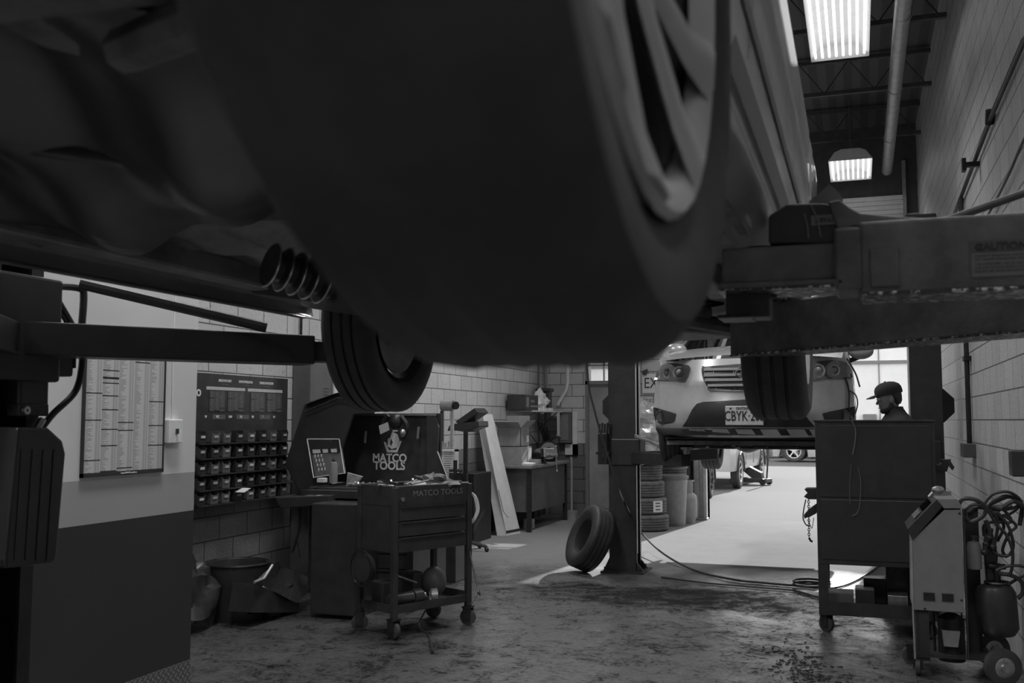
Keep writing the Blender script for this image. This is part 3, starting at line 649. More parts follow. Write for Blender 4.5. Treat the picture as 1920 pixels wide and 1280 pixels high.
# corrugated boot that catches light
p = PX(505, 478, -1.15) + Vector((0, 0, -.02))
mb = MB(); d = Vector((.5, .75, -.2)).normalized(); mb.tube([p + d * (.006 * k) for k in range(26)], .05, 20, True, [.045 if k % 5 < 2 else .034 for k in range(26)]); cbt = mb.build('corrugated_boot', M['plastic'], car, smooth=True)
for k in range(5):
    c = p + d * (.006 * (5 * k + .5)); e1_ = d.orthogonal().normalized(); e2_ = d.cross(e1_); mb = MB(); mb.tube([c + (e1_ * math.cos(t) + e2_ * math.sin(t)) * .047 for t in [2 * PI * j / 28 for j in range(29)]], .0022, 6); mb.build('boot_ring', M['bright'], cbt, smooth=True)
# wheels
wheel(car, WC + Vector((.012, 0, 0)), WR, .166, .241, rimmat='alloy', spokes=5, twin=True, phase=-.323, sw=.078, gd=.0012)
wheel(car, Vector((-1.8, .571, 1.961)), WR, .19, .241, True, spokes=10)
wheel(car, Vector((-.25, FY, 1.935)), .335, .2, .22, phase=.3)
wheel(car, Vector((-1.75, FY, 1.965)), .335, .2, .22, True, phase=.3)
mb = MB(); c = Vector((-1.6, FY + .3, 1.97)); mb.box(c.x - .04, c.x + .04, c.y - .09, c.y + .09, c.z - .02, c.z + .12); mb.build('brake_caliper', M['under'], car, bev=.02)
# ================================================================ NEAR LIFT (two columns, arms)
lift = thing('two_post_lift', 'dark two-post lift holding the overhead car, arms reaching in from both sides of the photo', 'car lift', (-1.0, 2.2, 0))
def column(parent, x, y, s, h, w=.22, d=.26, m='black', strip=True, base=True):
    mb = MB()      # C section open towards the car; s=+1 opens to +X
    mb.box(x - s * d / 2 - .006, x - s * d / 2 + .006, y - w / 2, y + w / 2, 0, h)
    for k in (-1, 1):
        mb.box(min(x - s * d / 2, x + s * d / 2), max(x - s * d / 2, x + s * d / 2), y + k * w / 2 - .006, y + k * w / 2 + .006, 0, h)
        mb.box(x + s * d / 2 - .006, x + s * d / 2 + .006, min(y + k * w / 2, y + k * (w / 2 - .05)), max(y + k * w / 2, y + k * (w / 2 - .05)), 0, h)
    mb.box(x - d / 2, x + d / 2, y - w / 2, y + w / 2, h, h + .015)
    o = mb.build('column', M[m], parent)
    if base:
        b = MB(); b.box(x - d / 2 - .08, x + d / 2 + .1, y - w / 2 - .1, y + w / 2 + .1, 0, .02); 
        for k in (-1, 1): b.prism([(x - d / 2, y + k * w / 2, .02), (x - d / 2 - .07, y + k * w / 2, .02), (x - d / 2, y + k * w / 2, .16)], (0, .008, 0)); b.prism([(x + d / 2, y + k * w / 2, .02), (x + d / 2 + .08, y + k * w / 2, .02), (x + d / 2, y + k * w / 2, .12)], (0, .008, 0))
        for a in (-1, 1):
            for c in (-1, 1): b.cyl((x + a * (d / 2 + .04), y + c * (w / 2 + .06), .02), (x + a * (d / 2 + .04), y + c * (w / 2 + .06), .06), .012, seg=6)
        b.build('base_plate', M[m], o)
    return o
CLX, CLY = -2.62, 2.42
cl = column(lift, CLX, CLY, 1, 4.0)
cr = column(lift, .68, 2.2, -1, 4.0)
def arm_box(mb, p0, p1, w, z0, z1):
    p0 = Vector(p0); p1 = Vector(p1); d = (p1 - p0).normalized(); n = Vector((-d.y, d.x, 0)) * w / 2
    mb.prism([(p0 + n).to_3d(), (p0 - n).to_3d(), (p1 - n).to_3d(), (p1 + n).to_3d()], (0, 0, z1 - z0)); return d, n
def V2(x, y, z): return Vector((x, y, z))
# left arm (front): one thick inner box and a thinner telescoped section
cg = MB(); cg.box(CLX - .08, CLX + .2, CLY - .13, CLY + .13, 1.72, 2.05); cg.build('carriage', M['black'], lift, bev=.01)
A0, A1 = V2(CLX + .1, CLY - .05, 1.80), V2(-1.9, 3.2, 1.80)
mb = MB(); arm_box(mb, A0, A1, .13, 1.80, 1.905); a_ = mb.build('swing_arm', M['black'], lift, bev=.006)
mb = MB(); arm_box(mb, A1 + V2(-.05, -.06, .012), V2(-1.74, 3.38, 1.812), .1, 1.812, 1.885); mb.build('arm_extension', M['black'], a_, bev=.004)
mb = MB(); mb.cyl((-1.76, 3.33, 1.88), (-1.76, 3.33, 1.93), .035); mb.cyl((-1.76, 3.33, 1.915), (-1.76, 3.33, 1.94), .06); mb.build('lift_pad', M['rubber'], a_, smooth=True)
mb = MB(); A2 = PX(150, 532, -2.42); A3 = PX(500, 614, -1.93); mb.tube([A2, A3], .018, 8); mb.build('arm_brace', M['black'], lift)
# rear-left arm
mb = MB(); arm_box(mb, V2(CLX + .1, CLY, 1.80), V2(-1.8, 1.35, 1.80), .12, 1.80, 1.9); a_ = mb.build('swing_arm', M['black'], lift, bev=.006)
mb = MB(); mb.cyl((-1.8, 1.38, 1.9), (-1.8, 1.38, 1.94), .055); mb.build('lift_pad', M['rubber'], a_, smooth=True)
# carriage guard loop and hoses by the left column
def q(px, py, x=-2.45): return PX(px, py, x)
mb = MB(); mb.tube(curve([q(104, 545), q(112, 537), q(150, 541), q(157, 556), q(152, 625), q(150, 640)]), .012, 8); mb.build('guard_loop', M['black'], lift, smooth=True)
mb = MB(); mb.tube(curve([q(106, 560), q(135, 610), q(152, 650), q(153, 690), q(140, 735), q(100, 775), q(76, 805)]), .011, 8); mb.tube(curve([q(104, 575), q(124, 605), q(138, 650), q(139, 690)]), .006, 8); mb.build('hydraulic_hose', M['hose'], lift, smooth=True)
mb = MB(); mb.tube(curve([q(80, 800), q(55, 840), q(25, 872), q(5, 900)]), .0022, 6); mb.build('release_cable', M['steel'], lift, smooth=True)
# power unit: motor, valve block, ribbed tank
def pbox(mb, pts, x, dx): mb.prism([PX(a, b, x) for a, b in pts], (-dx, 0, 0))
pu = MB(); pbox(pu, [(38, 530), (106, 537), (104, 618), (34, 614)], -2.45, .16); pbox(pu, [(40, 640), (95, 642), (92, 770), (36, 768)], -2.45, .14); pu.build('motor_housing', M['plastic'], lift, bev=.01)
pu = MB(); pbox(pu, [(93, 640), (142, 645), (137, 706), (93, 705)], -2.45, .1); pbox(pu, [(30, 615), (150, 622), (150, 638), (30, 636)], -2.44, .14); pu.build('valve_block', M['plastic'], lift, bev=.006)
pu = MB(); pbox(pu, [(72, 645), (93, 644), (92, 694), (71, 692)], -2.446, .002); pu.build('rating_label', M['grey'], lift)
pu = MB(); pbox(pu, [(36, 757), (92, 757), (92, 780), (36, 780)], -2.43, .05); pu.build('mounting_bracket', M['blackm'], lift, bev=.004)
mb = MB(); p = PX(46, 769, -2.43); mb.lathe([(.004, 0), (.013, 0), (.013, .012), (.004, .012)], 16, Matrix.Translation(p) @ AXX, True); mb.build('fitting', M['steel'], lift, smooth=True)
mb = MB(); p = PX(73, 796, -2.43); mb.tube([PX(68, 806, -2.43), PX(80, 786, -2.43)], .012, 10); mb.build('fitting', M['steel'], lift, smooth=True)
pu = MB(); pbox(pu, [(34, 800), (92, 802), (118, 826), (124, 850), (107, 1046), (100, 1056), (12, 1066), (10, 1050)], -2.4, .2); pt = pu.build('fluid_tank', M['plastic'], lift, bev=.008)
for px in (28, 48, 68, 88):
    mb = MB(); mb.tube([PX(px + 14, 842, -2.398), PX(px, 1050, -2.398)], .0025, 6); mb.build('tank_rib', M['plastic'], pt)
# right arms
YA = 1.93
def w1(px, py, y=YA): return PY(px, py, y)
mb = MB(); zt1, zb1 = w1(1700, 410, YA - .07).z, w1(1700, 549, YA - .07).z
mb.prism([(w1(1612, 500).x, YA - .07, zb1), (.62, YA - .07, zb1), (.62, YA - .07, zt1), (w1(1612, 500).x, YA - .07, zt1)], (0, .14, 0)); ra = mb.build('swing_arm', M['armpaint'], lift, bev=.006)
xa, xb = w1(1360, 500).x, w1(1615, 500).x; ze1, ze0 = w1(1500, 458, YA - .055).z, w1(1500, 527, YA - .055).z
mb = MB(); mb.box(xa, xb, YA - .055, YA + .055, ze0, ze1); mb.box(xa - .005, xb - .03, YA - .075, YA + .06, ze0 - .012, ze0); mb.build('arm_extension', M['armpaint'], ra, bev=.004)
mb = MB(); mb.box(xa - .006, xb - .04, YA - .077, YA + .06, ze0 - .015, ze0 - .0115); mb.box(xb + .0, .6, YA - .072, YA + .07, zb1 - .002, zb1 + .004); mb.build('edge_glint', M['worn'], ra)  # thin bright strips, highlights painted onto the arm's lower edges
mb = MB(); mb.box(w1(1566, 500).x, w1(1616, 500).x, YA - .075, YA + .075, w1(1580, 552).z, w1(1580, 440).z); mb.build('arm_collar', M['armpaint'], ra, bev=.006)
mb = MB(); a = w1(1630, 466, YA - .072); b = w1(1688, 537, YA - .072); mb.box(a.x, b.x, YA - .078, YA - .07, b.z, a.z); mb.build('weld_plate', M['armpaint'], ra, bev=.003)
# curved gusset on top of the arm
gp = [(1552, 378), (1574, 374), (1592, 388), (1612, 399), (1650, 403), (1690, 406), (1800, 412), (1800, 424), (1600, 424), (1575, 440)]
mb = MB(); mb.prism([PY(a, b, YA - .06) for a, b in gp], (0, .11, 0)); mb.build('arm_gusset', M['armpaint'], ra, bev=.003)
# caution decal
a = w1(1816, 452, YA - .0715); b = w1(1960, 516, YA - .0715)
mb = MB(); mb.box(a.x, b.x, YA - .0715, YA - .0705, b.z, a.z); dc = mb.build('caution_decal', M['midgrey'], ra)
mb = MB(); i_ = .004; mb.box(a.x + i_, b.x - i_, YA - .0722, YA - .0712, b.z + .003, a.z - .022); mb.build('decal_panel', M['grey'], dc)
text('decal_heading', 'CAUTION', M['black'], face_ny((a.x + .05, YA - .0725, a.z - .012)), .018, dc, bold=.0006)
mb = MB(); mb.prism([(a.x + .012, YA - .0725, a.z - .018), (a.x + .024, YA - .0725, a.z - .018), (a.x + .018, YA - .0725, a.z - .006)], (0, .0005, 0)); mb.build('warning_triangle', M['black'], dc)
for k, s in enumerate(('PREVENT PERSONAL INJURY WHEN USING', 'LIFT FRAME ENGAGING ADAPTERS.', 'THE IMPROPER USE OF ADAPTERS OR', 'FAILURE COULD RESULT IN PERSONAL', 'INJURY OR VEHICLE DAMAGE.')):
    text('decal_line', s, M['black'], face_ny((a.x + .008, YA - .0728, a.z - .027 - k * .0062 - (.002 if k > 1 else 0))), .0062, dc, align='LEFT', ext=.0002)
# adapter block strapped to the arm, with label and cords
ap = [(1441, 404), (1475, 382), (1540, 380), (1572, 385), (1574, 456), (1441, 456)]
mb = MB(); mb.prism([PY(a, b, YA - .05) for a, b in ap], (0, .12, 0)); ad = mb.build('frame_adapter', M['rubber'], ra, bev=.004)
a = PY(1520, 404, YA - .052); b = PY(1574, 420, YA - .052); mb = MB(); mb.box(a.x, b.x, YA - .053, YA - .05, b.z, a.z); mb.build('adapter_label', M['grey'], ad, bev=.001)
text('adapter_text', 'ROTARY', M['black'], face_ny((a.x * .4 + b.x * .6, YA - .0535, (a.z + b.z) / 2)) @ Matrix.Rotation(PI, 4, 'Z'), .011, ad, bold=.0004)
for pts in ([(1508, 400), (1514, 425), (1516, 446)], [(1520, 384), (1532, 410), (1539, 444)], [(1571, 384), (1572, 420), (1566, 444)]):
    mb = MB(); mb.tube(curve([PY(a, b, YA - .056) for a, b in pts], 4), .0013, 6); mb.build('tie_cord', M['grey'], ad)
mb = MB(); mb.prism([PY(a, b, YA + .0) for a, b in ((1516, 378), (1534, 364), (1555, 345), (1572, 360), (1580, 372), (1570, 380))], (0, .03, 0)); mb.build('paper_scrap', M['grey'], ad)
mb = MB(); mb.tube([PY(1700, 437, 2.1), PY(1790, 408, 2.1), PY(2060, 312, 2.1), PY(2200, 262, 2.1)], .008, 8); mb.build('brace_rod', M['midgrey'], lift)
# lower right arm
a = PY(1440, 666, 3.2); zb2 = a.z
P0, P1 = V2(.62, 2.38, zb2), V2(-.33, 3.24, zb2)
mb = MB(); arm_box(mb, P0, P1, .14, zb2, zb2 + .15); rb = mb.build('swing_arm', M['armpaint'], lift, bev=.006)
mb = MB(); arm_box(mb, P0, P1, .144, zb2 - .003, zb2 + .003); mb.v = [v + Vector((0, 0, -.003)) for v in mb.v]; mb.build('edge_glint', M['worn'], rb)  # highlight under the lower arm, put in as a bright strip
mb = MB(); mb.cyl((-.27, 3.18, zb2 + .15), (-.27, 3.18, 1.95), .03); mb.cyl((-.27, 3.18, 1.92), (-.27, 3.18, 1.955), .055); mb.build('lift_pad', M['rubber'], rb, smooth=True)
mb = MB(); mb.cyl((-.17, YA + .02, ze0 - .02), (-.17, YA + .02, 1.93), .03); mb.build('lift_pad', M['rubber'], ra, smooth=True)
mb = MB(); mb.box(.5, .86, 1.98, 2.42, 1.75, 2.1); mb.build('carriage', M['black'], lift, bev=.01)
# pulled-down bracket under arm: small hanging step bracket
mb = MB(); c = PY(1384, 560, YA); 
mb.box(c.x - .02, c.x + .06, YA - .03, YA + .05, w1(1384, 598).z, ze0 - .012); mb.box(c.x - .035, c.x + .03, YA - .05, YA + .05, w1(1384, 600).z, w1(1384, 594).z); mb.build('arm_lock', M['blackm'], ra, bev=.003)
# ================================================================ SECOND LIFT
l2 = thing('two_post_lift', 'two-post lift at the far end of the bay, raising the light suv', 'car lift', (-.87, 10.56, 0))
c1_ = column(l2, -2.38, 10.56, 1, 3.6, .24, .28); c2_ = column(l2, .63, 10.56, -1, 3.6, .24, .28)
for x, s in ((-2.38, 1), (.63, -1)):
    mb = MB(); mb.box(x + s * .145, x + s * .152, 10.45, 10.49, 0.2, 3.55); mb.box(x + s * .145, x + s * .152, 10.62, 10.66, .2, 3.55); mb.build('slide_strip', M['white'], l2)
    mb = MB(); mb.lathe([(.001, -.05), (.18, -.05), (.18, .05), (.001, .05)], 8, Matrix.Translation((x - s * .1, 10.72, 1.74)) @ Matrix.Rotation(PI / 2, 4, 'X') @ Matrix.Rotation(PI / 8, 4, 'Z')); mb.build('motor_cover', M['plastic'], l2)
    mb = MB(); mb.box(x - .12 if s > 0 else x - .2, x + .2 if s > 0 else x + .12, 10.42, 10.7, 1.12, 1.4); mb.build('carriage', M['black'], l2, bev=.01)
    for e, (tx, ty) in enumerate(((-1.62 if s > 0 else -.18, 9.95), (-1.62 if s > 0 else -.18, 11.9))):
        mb = MB(); arm_box(mb, V2(x + s * .1, 10.5 + e * .1, 1.14), V2(tx, ty, 1.14), .12, 1.14, 1.26); ar = mb.build('swing_arm', M['black'], l2, bev=.006)
        mb = MB(); mb.cyl((tx, ty, 1.26), (tx, ty, 1.31), .03); mb.cyl((tx, ty, 1.31), (tx, ty, 1.33), .06); mb.build('lift_pad', M['steel'], ar)
mb = MB(); mb.tube(curve([V2(-2.22, 10.35, 1.42), V2(-2.0, 10.2, 1.36), V2(-1.75, 10.0, 1.22)]), .012, 6); mb.tube([V2(-2.22, 10.36, 1.44), V2(-1.7, 10.1, 1.27)], .015, 6); mb.build('arm_brace', M['steel'], l2, smooth=True)
# column clutter on the left post: wall tools
mb = MB(); p = PY(1118, 848, 10.4); mb.box(p.x, -2.5, 10.38, 10.5, p.z - .02, p.z + .01); mb.box(-2.62, -2.52, 10.34, 10.5, PY(1140, 870, 10.4).z, PY(1140, 812, 10.4).z)
for k in range(5): x = -2.62 + k * .028; mb.tube([(x, 10.4, 1.4), (x + .01, 10.4, 1.56 + .01 * (k % 2))], .012, 6)
mb.build('tool_holder', M['blackm'], l2, bev=.004)
# ================================================================ LIGHT SUV ON THE SECOND LIFT
SX, SY = -.965, 9.28
suv = thing('silver_suv', 'light silver suv raised on the far lift, seen from the front with plate CBYK 203', 'car', (SX, 11.3, 1.05))
def fy(u, z):      # front surface depth
    a = min(1, abs(u) / .90); y = SY + .42 * a ** 3.2 + .10 * a * a
    y -= .05 * math.exp(-((z - 1.66) / .17) ** 2)
    if z > 1.95: y += (z - 1.95) * .55
    if z < 1.55: y += (1.55 - z) * .4
    return y
SW = 218.0
def uz(px, py):     # photo pixel -> (u, z) on the front
    y = 9.35
    for _ in range(3):
        p = PY(px, py, y); y = fy(p.x - SX, p.z)
    return (p.x - SX, p.z)
def patch(mb, poly, off, nx=14, nz=10, mirror=True, thick=.02, sides=(1, -1)):
    zs = [z for _, z in poly]; z0, z1 = min(zs) + 1e-4, max(zs) - 1e-4; n = len(poly)
    for sg in sides:
        rows = []
        for j in range(nz + 1):
            z = z0 + (z1 - z0) * j / nz; xs = []
            for i in range(n):
                (xa, za), (xb, zb_) = poly[i], poly[(i + 1) % n]
                if (za - z) * (zb_ - z) <= 0 and abs(za - zb_) > 1e-9: xs.append(xa + (xb - xa) * (z - za) / (zb_ - za))
            if len(xs) < 2: continue
            a, b = min(xs), max(xs); rows.append([Vector((SX + sg * (a + (b - a) * k / nx), fy(a + (b - a) * k / nx, z) - off, z)) for k in range(nx + 1)])
        mb.loft(rows); mb.loft([[p + Vector((0, thick, 0)) for p in (r_[0], r_[-1])] for r_ in rows]) if False else None
    return mb
HW = .93
def outline(z):     # half width of the fascia at height z
    for (a, w0), (b, w1_) in zip(OUT, OUT[1:]):
        if a <= z <= b: return w0 + (w1_ - w0) * (z - a) / (b - a)
    return OUT[-1][1]
OUT = [(1.44, .80), (1.50, .90), (1.56, .925), (1.7, .935), (1.85, .935), (1.98, .925), (2.08, .89), (2.13, .85), (2.17, .80)]
bd = MB(); zz = [1.50 + k * (2.17 - 1.50) / 26 for k in range(27)]
front = [[Vector((SX + outline(z) * k / 24, fy(outline(z) * k / 24, z), z)) for k in range(-24, 25)] for z in zz]
bd.loft(front)
# flanks, bonnet, windscreen, roof
def flank(sg):
    rows = []
    for z in [1.33, 1.38, 1.5, 1.7, 1.9, 2.08, 2.17, 2.3]:
        w = {1.33: .88, 1.38: .92, 1.5: .94, 1.7: .945, 1.9: .945, 2.08: .93, 2.17: .9, 2.3: .88}[z]; r_ = []
        for y in [fy(.92, z)] + [9.9 + .2 * k for k in range(21)]:
            b = z; ww = w if y > 9.9 else outline(max(1.5, min(2.17, z)))
            for c in (10.22, 12.92):
                d = abs(y - c)
                if d < .44: b = max(b, 1.36 + math.sqrt(.44 ** 2 - d * d) * 1.0)
            r_.append(Vector((SX + sg * ww, y, min(2.3, b))))
        rows.append(r_)
    return rows
for sg in (1, -1): bd.loft(flank(sg))
bd.loft([[Vector((SX + (.84 + .04 * min(1, (y - 9.5))) * k / 10, y, z + .05 * (1 - (k / 10) ** 2))) for k in range(-10, 11)] for y, z in ((fy(.5, 2.17), 2.16), (9.75, 2.22), (10.3, 2.29), (10.75, 2.34))])
bd.loft([[Vector((SX + w * k, y, z)) for k in (-1, -.93, -.5, 0, .5, .93, 1)] for y, z, w in ((11.6, 2.86, .64), (12.4, 2.9, .66), (13.6, 2.84, .62), (13.9, 2.3, .86), (13.95, 1.5, .88))])
for sg in (1, -1):
    for y in (10.8, 11.9, 13.0): bd.tube([(SX + sg * .88, y, 2.28), (SX + sg * .64, y + (.8 if y < 11 else .1), 2.86)], .03, 6)
bd.build('body', M['silver'], suv, smooth=True)
mb = MB(); mb.loft([[Vector((SX + w * k, y, z)) for k in (-1, -.5, 0, .5, 1)] for y, z, w in ((10.75, 2.34, .84), (11.6, 2.86, .62))]); mb.build('windscreen', M['glassdark'], suv)
mb = MB()
for sg in (1, -1): mb.loft([[Vector((SX + sg * w, y, z)) for y in (10.9, 12.0, 13.6)] for w, z in ((.88, 2.3), (.66, 2.84))])
mb.build('side_glass', M['glassdark'], suv)
mb = MB(); mb.box(SX - .8, SX + .8, 9.7, 13.8, 1.36, 1.4); mb.build('floor_pan', M['under'], suv)
HL = [uz(*p) for p in ((1229, 712), (1233, 694), (1241, 683), (1252, 680), (1291, 684), (1296, 690), (1291, 706), (1284, 716), (1262, 717), (1240, 713))]
HLm = [(-u, z) for u, z in HL]
for s1 in (1, -1): mb = MB(); patch(mb, HLm, .006, sides=(s1,)); mb.build('headlight_housing', M['midgrey'], suv, smooth=True)
for sg in (1, -1):
    for px, py, r_ in ((1275, 699, .064), (1253, 699, .052)):
        u, z = uz(px, py); u = -u * sg; y = fy(u, z)
        mb = MB(); fr_ = Matrix.Translation((SX + u, y - .045, z)) @ Matrix.Rotation(PI / 2, 4, 'X')
        mb.lathe([(r_ * .62, -.01), (r_ * .7, .004), (r_, .006), (r_, .0), (r_ * .8, -.012)], 28, fr_, True); lp = mb.build('lamp_projector', M['steel'], suv, smooth=True)
        mb = MB(); mb.lathe([(r_ * .64, -.01), (r_ * .5, .008), (r_ * .25, .018), (.001, .02)], 24, fr_); mb.build('projector_lens', M['grey'], lp, smooth=True)
for s1 in (1, -1): mb = MB(); patch(mb, HLm, .062, sides=(s1,)); mb.build('headlight_lens', M['lens'], suv, smooth=True)
FG = [uz(*p) for p in ((1225, 763), (1268, 775), (1264, 792), (1243, 796), (1230, 791), (1226, 778))]; FG = [(-u, z) for u, z in FG]
for s1 in (1, -1): mb = MB(); patch(mb, FG, .006, sides=(s1,)); mb.build('fog_lamp_pocket', M['black'], suv, smooth=True)
for sg in (1, -1):
    u, z = uz(1239, 780); u = -u * sg; mb = MB(); mb.lathe([(.001, .0), (.045, .004), (.05, .012), (.055, 0)], 20, Matrix.Translation((SX + u, fy(u, z) - .012, z)) @ Matrix.Rotation(PI / 2, 4, 'X')); mb.build('fog_lamp', M['midgrey'], suv, smooth=True)
lw = [uz(1275, 802)]; I_ = [(.0, 1.785), (.34, 1.775), (.44, 1.755), (.49, 1.70), (.545, 1.60), (.60, 1.535), (.0, 1.535)]
mb = MB(); patch(mb, I_, .008, nx=18, nz=14); mb.build('lower_intake', M['black'], suv, smooth=True)
GT, GB = 2.10, 1.875
GP = [(0, GB - .005), (.29, GB), (.345, GB + .03), (.385, GB + .12), (.40, GT - .03), (.395, GT), (0, GT + .02)]
mb = MB(); patch(mb, GP, .008, nx=14, nz=12); mb.build('grille_recess', M['black'], suv, smooth=True)
mb = MB()
fp = [(-.395, GT), (-.40, GT - .03), (-.385, GB + .12), (-.345, GB + .03), (-.29, GB), (0, GB - .008), (.29, GB), (.345, GB + .03), (.385, GB + .12), (.40, GT - .03), (.395, GT)]
mb.tube(curve([Vector((SX + u, fy(u, z) - .016, z)) for u, z in fp], 4), .009, 8)
mb.build('grille_frame', M['chrome'], suv, smooth=True)
for z, w in ((2.065, .385), (2.01, .38), (1.965, .37), (1.915, .34)):
    mb = MB(); mb.loft([[Vector((SX + w * k / 8, fy(w * k / 8, z) - .012 - o, z + h)) for k in range(-8, 9)] for o, h in ((0, -.012), (.02, -.009), (.02, .009), (0, .014))]); mb.build('grille_slat', M['silver'], suv, smooth=True)
mb = MB()
for u in (-.27, -.1, .1, .27): mb.tube([(SX + u * 1.1, fy(u, 2.07) - .01, 2.08), (SX + u * .95, fy(u, 1.88) - .01, 1.88)], .005, 6)
mb.build('grille_strut', M['chrome'], suv)
# emblem
mb = MB(); ec = Vector((SX, fy(0, 2.02) - .045, 2.03)); mb.tube([ec + Vector((.085 * math.cos(t * PI / 16), -.0, .045 * math.sin(t * PI / 16))) for t in range(33)], .007, 8)
mb.tube(curve([ec + Vector((-.045, 0, -.033)), ec + Vector((-.03, 0, .0)), ec + Vector((-.015, 0, .037))], 4), .009, 8); mb.tube(curve([ec + Vector((.045, 0, .033)), ec + Vector((.03, 0, .0)), ec + Vector((.015, 0, -.037))], 4), .009, 8); mb.tube([ec + Vector((-.032, 0, -.004)), ec + Vector((.032, 0, .008))], .008, 8)
mb.build('emblem', M['chrome'], suv, smooth=True)
# number plate
a = PY(1360, 761, 9.18); b = PY(1432, 797, 9.18); mb = MB(); mb.box(a.x, b.x, 9.165, 9.18, b.z, a.z); np_ = mb.build('number_plate', M['white'], suv, bev=.006)
text('plate_number', 'CBYK\u00b7203', M['black'], face_ny(((a.x + b.x) / 2, 9.163, (a.z + b.z) / 2 - .008)), .125, np_, xs=.66, bold=.001)
text('plate_province', '\u25B2 ONTARIO \u25CF'.replace('\u25B2', '').replace('\u25CF', ''), M['black'], face_ny(((a.x + b.x) / 2, 9.163, a.z - .022)), .032, np_, bold=.0005)
mb = MB()
for sx_ in (-1, 1): mb.box((a.x + b.x) / 2 + sx_ * .12 - .008, (a.x + b.x) / 2 + sx_ * .12 + .008, 9.160, 9.166, a.z - .03, a.z - .015)
mb.build('plate_bolt', M['black'], np_)
# lower lip with silver pads, underbody parts
mb = MB(); mb.loft([[Vector((SX + w * k / 16, fy(w * k / 16, 1.5) + o, z)) for k in range(-16, 17)] for w, o, z in ((.925, -.005, 1.54), (.925, -.02, 1.51), (.90, .0, 1.46), (.86, .12, 1.44), (.8, .5, 1.42))]); mb.build('bumper_lip', M['plastic'], suv, smooth=True)
for u in (-.46, -.24, -.02, .2, .43, .62, -.66)[:6]:
    mb = MB(); mb.loft([[Vector((SX + u + s_ * .075 + t * .02, fy(u + s_ * .075, 1.5) - .03 + t * .02, 1.515 - t * .035)) for s_ in (-1, 0, 1)] for t in (0, .4, 1, 2)]); mb.build('skid_pad', M['silver'], suv, smooth=True)
ub = MB()
for k in range(9):
    x = SX - .55 + k * .14; ub.box(x, x + .12, 9.75 + .1 * (k % 3), 10.9, 1.33 + .02 * (k % 2), 1.42)
ub.tube([(SX - .8, 10.1, 1.34), (SX + .8, 10.1, 1.34)], .03, 8); ub.tube(curve([(SX - .2, 9.9, 1.38), (SX - .1, 10.4, 1.3), (SX, 11.5, 1.34), (SX + .1, 13.4, 1.32)]), .035, 8)
ub.build('undertray', M['blackm'], suv, bev=.008)
mb = MB(); mb.loft([[Vector((SX + .8 * k / 10, y, z)) for k in range(-10, 11)] for y, z in ((9.62, 1.43), (9.9, 1.36), (10.3, 1.35))]); mb.build('splash_shield', M['plastic'], suv, smooth=True)
for sg in (-1, 1):
    wheel(suv, Vector((SX + sg * .81, 10.22, 1.50)), .355, .225, .225, sg < 0, rimmat='silver2', spokes=5)
    wheel(suv, Vector((SX + sg * .81, 12.92, 1.33)), .355, .225, .225, sg < 0, rimmat='silver2', spokes=5)
for sg, px in ((-1, 1267), (1, 1614)):
    p = PY(px, 658, 10.75); mb = MB(); mb.ell((p.x, 10.75, p.z), (.125, .07, .085), 16, 10); mm = mb.build('door_mirror', M['silver'], suv, smooth=True)
    mb = MB(); mb.tube([(p.x - sg * .02, 10.76, p.z - .06), (SX + sg * .88, 10.8, p.z - .1)], .025, 8); mb.build('mirror_arm', M['black'], mm)
for sg in (-1, 1):
    mb = MB(); mb.tube(curve([Vector((SX + sg * .62, 9.72, 2.19)), Vector((SX + sg * .75, 9.8, 2.215)), Vector((SX + sg * .86, 10.1, 2.24))]), .006, 6); mb.build('bonnet_gap', M['black'], suv)
mb = MB(); 
def on(px, py): u, z = uz(px, py); return Vector((SX + u, fy(u, z) - .03, z))
mb.tube(curve([on(1564, 676), on(1584, 706), on(1592, 735), on(1592, 765), on(1597, 792)]), .008, 8); mb.tube(curve([on(1588, 672), on(1604, 700), on(1612, 725)]), .008, 8); mb.tube(curve([on(1592, 732), on(1604, 740), on(1608, 756), on(1604, 775)]), .006, 8)
tag(mb.build('charging_hose', M['hose'], smooth=True), 'black service hoses hanging over the right headlight of the raised suv', 'hose')
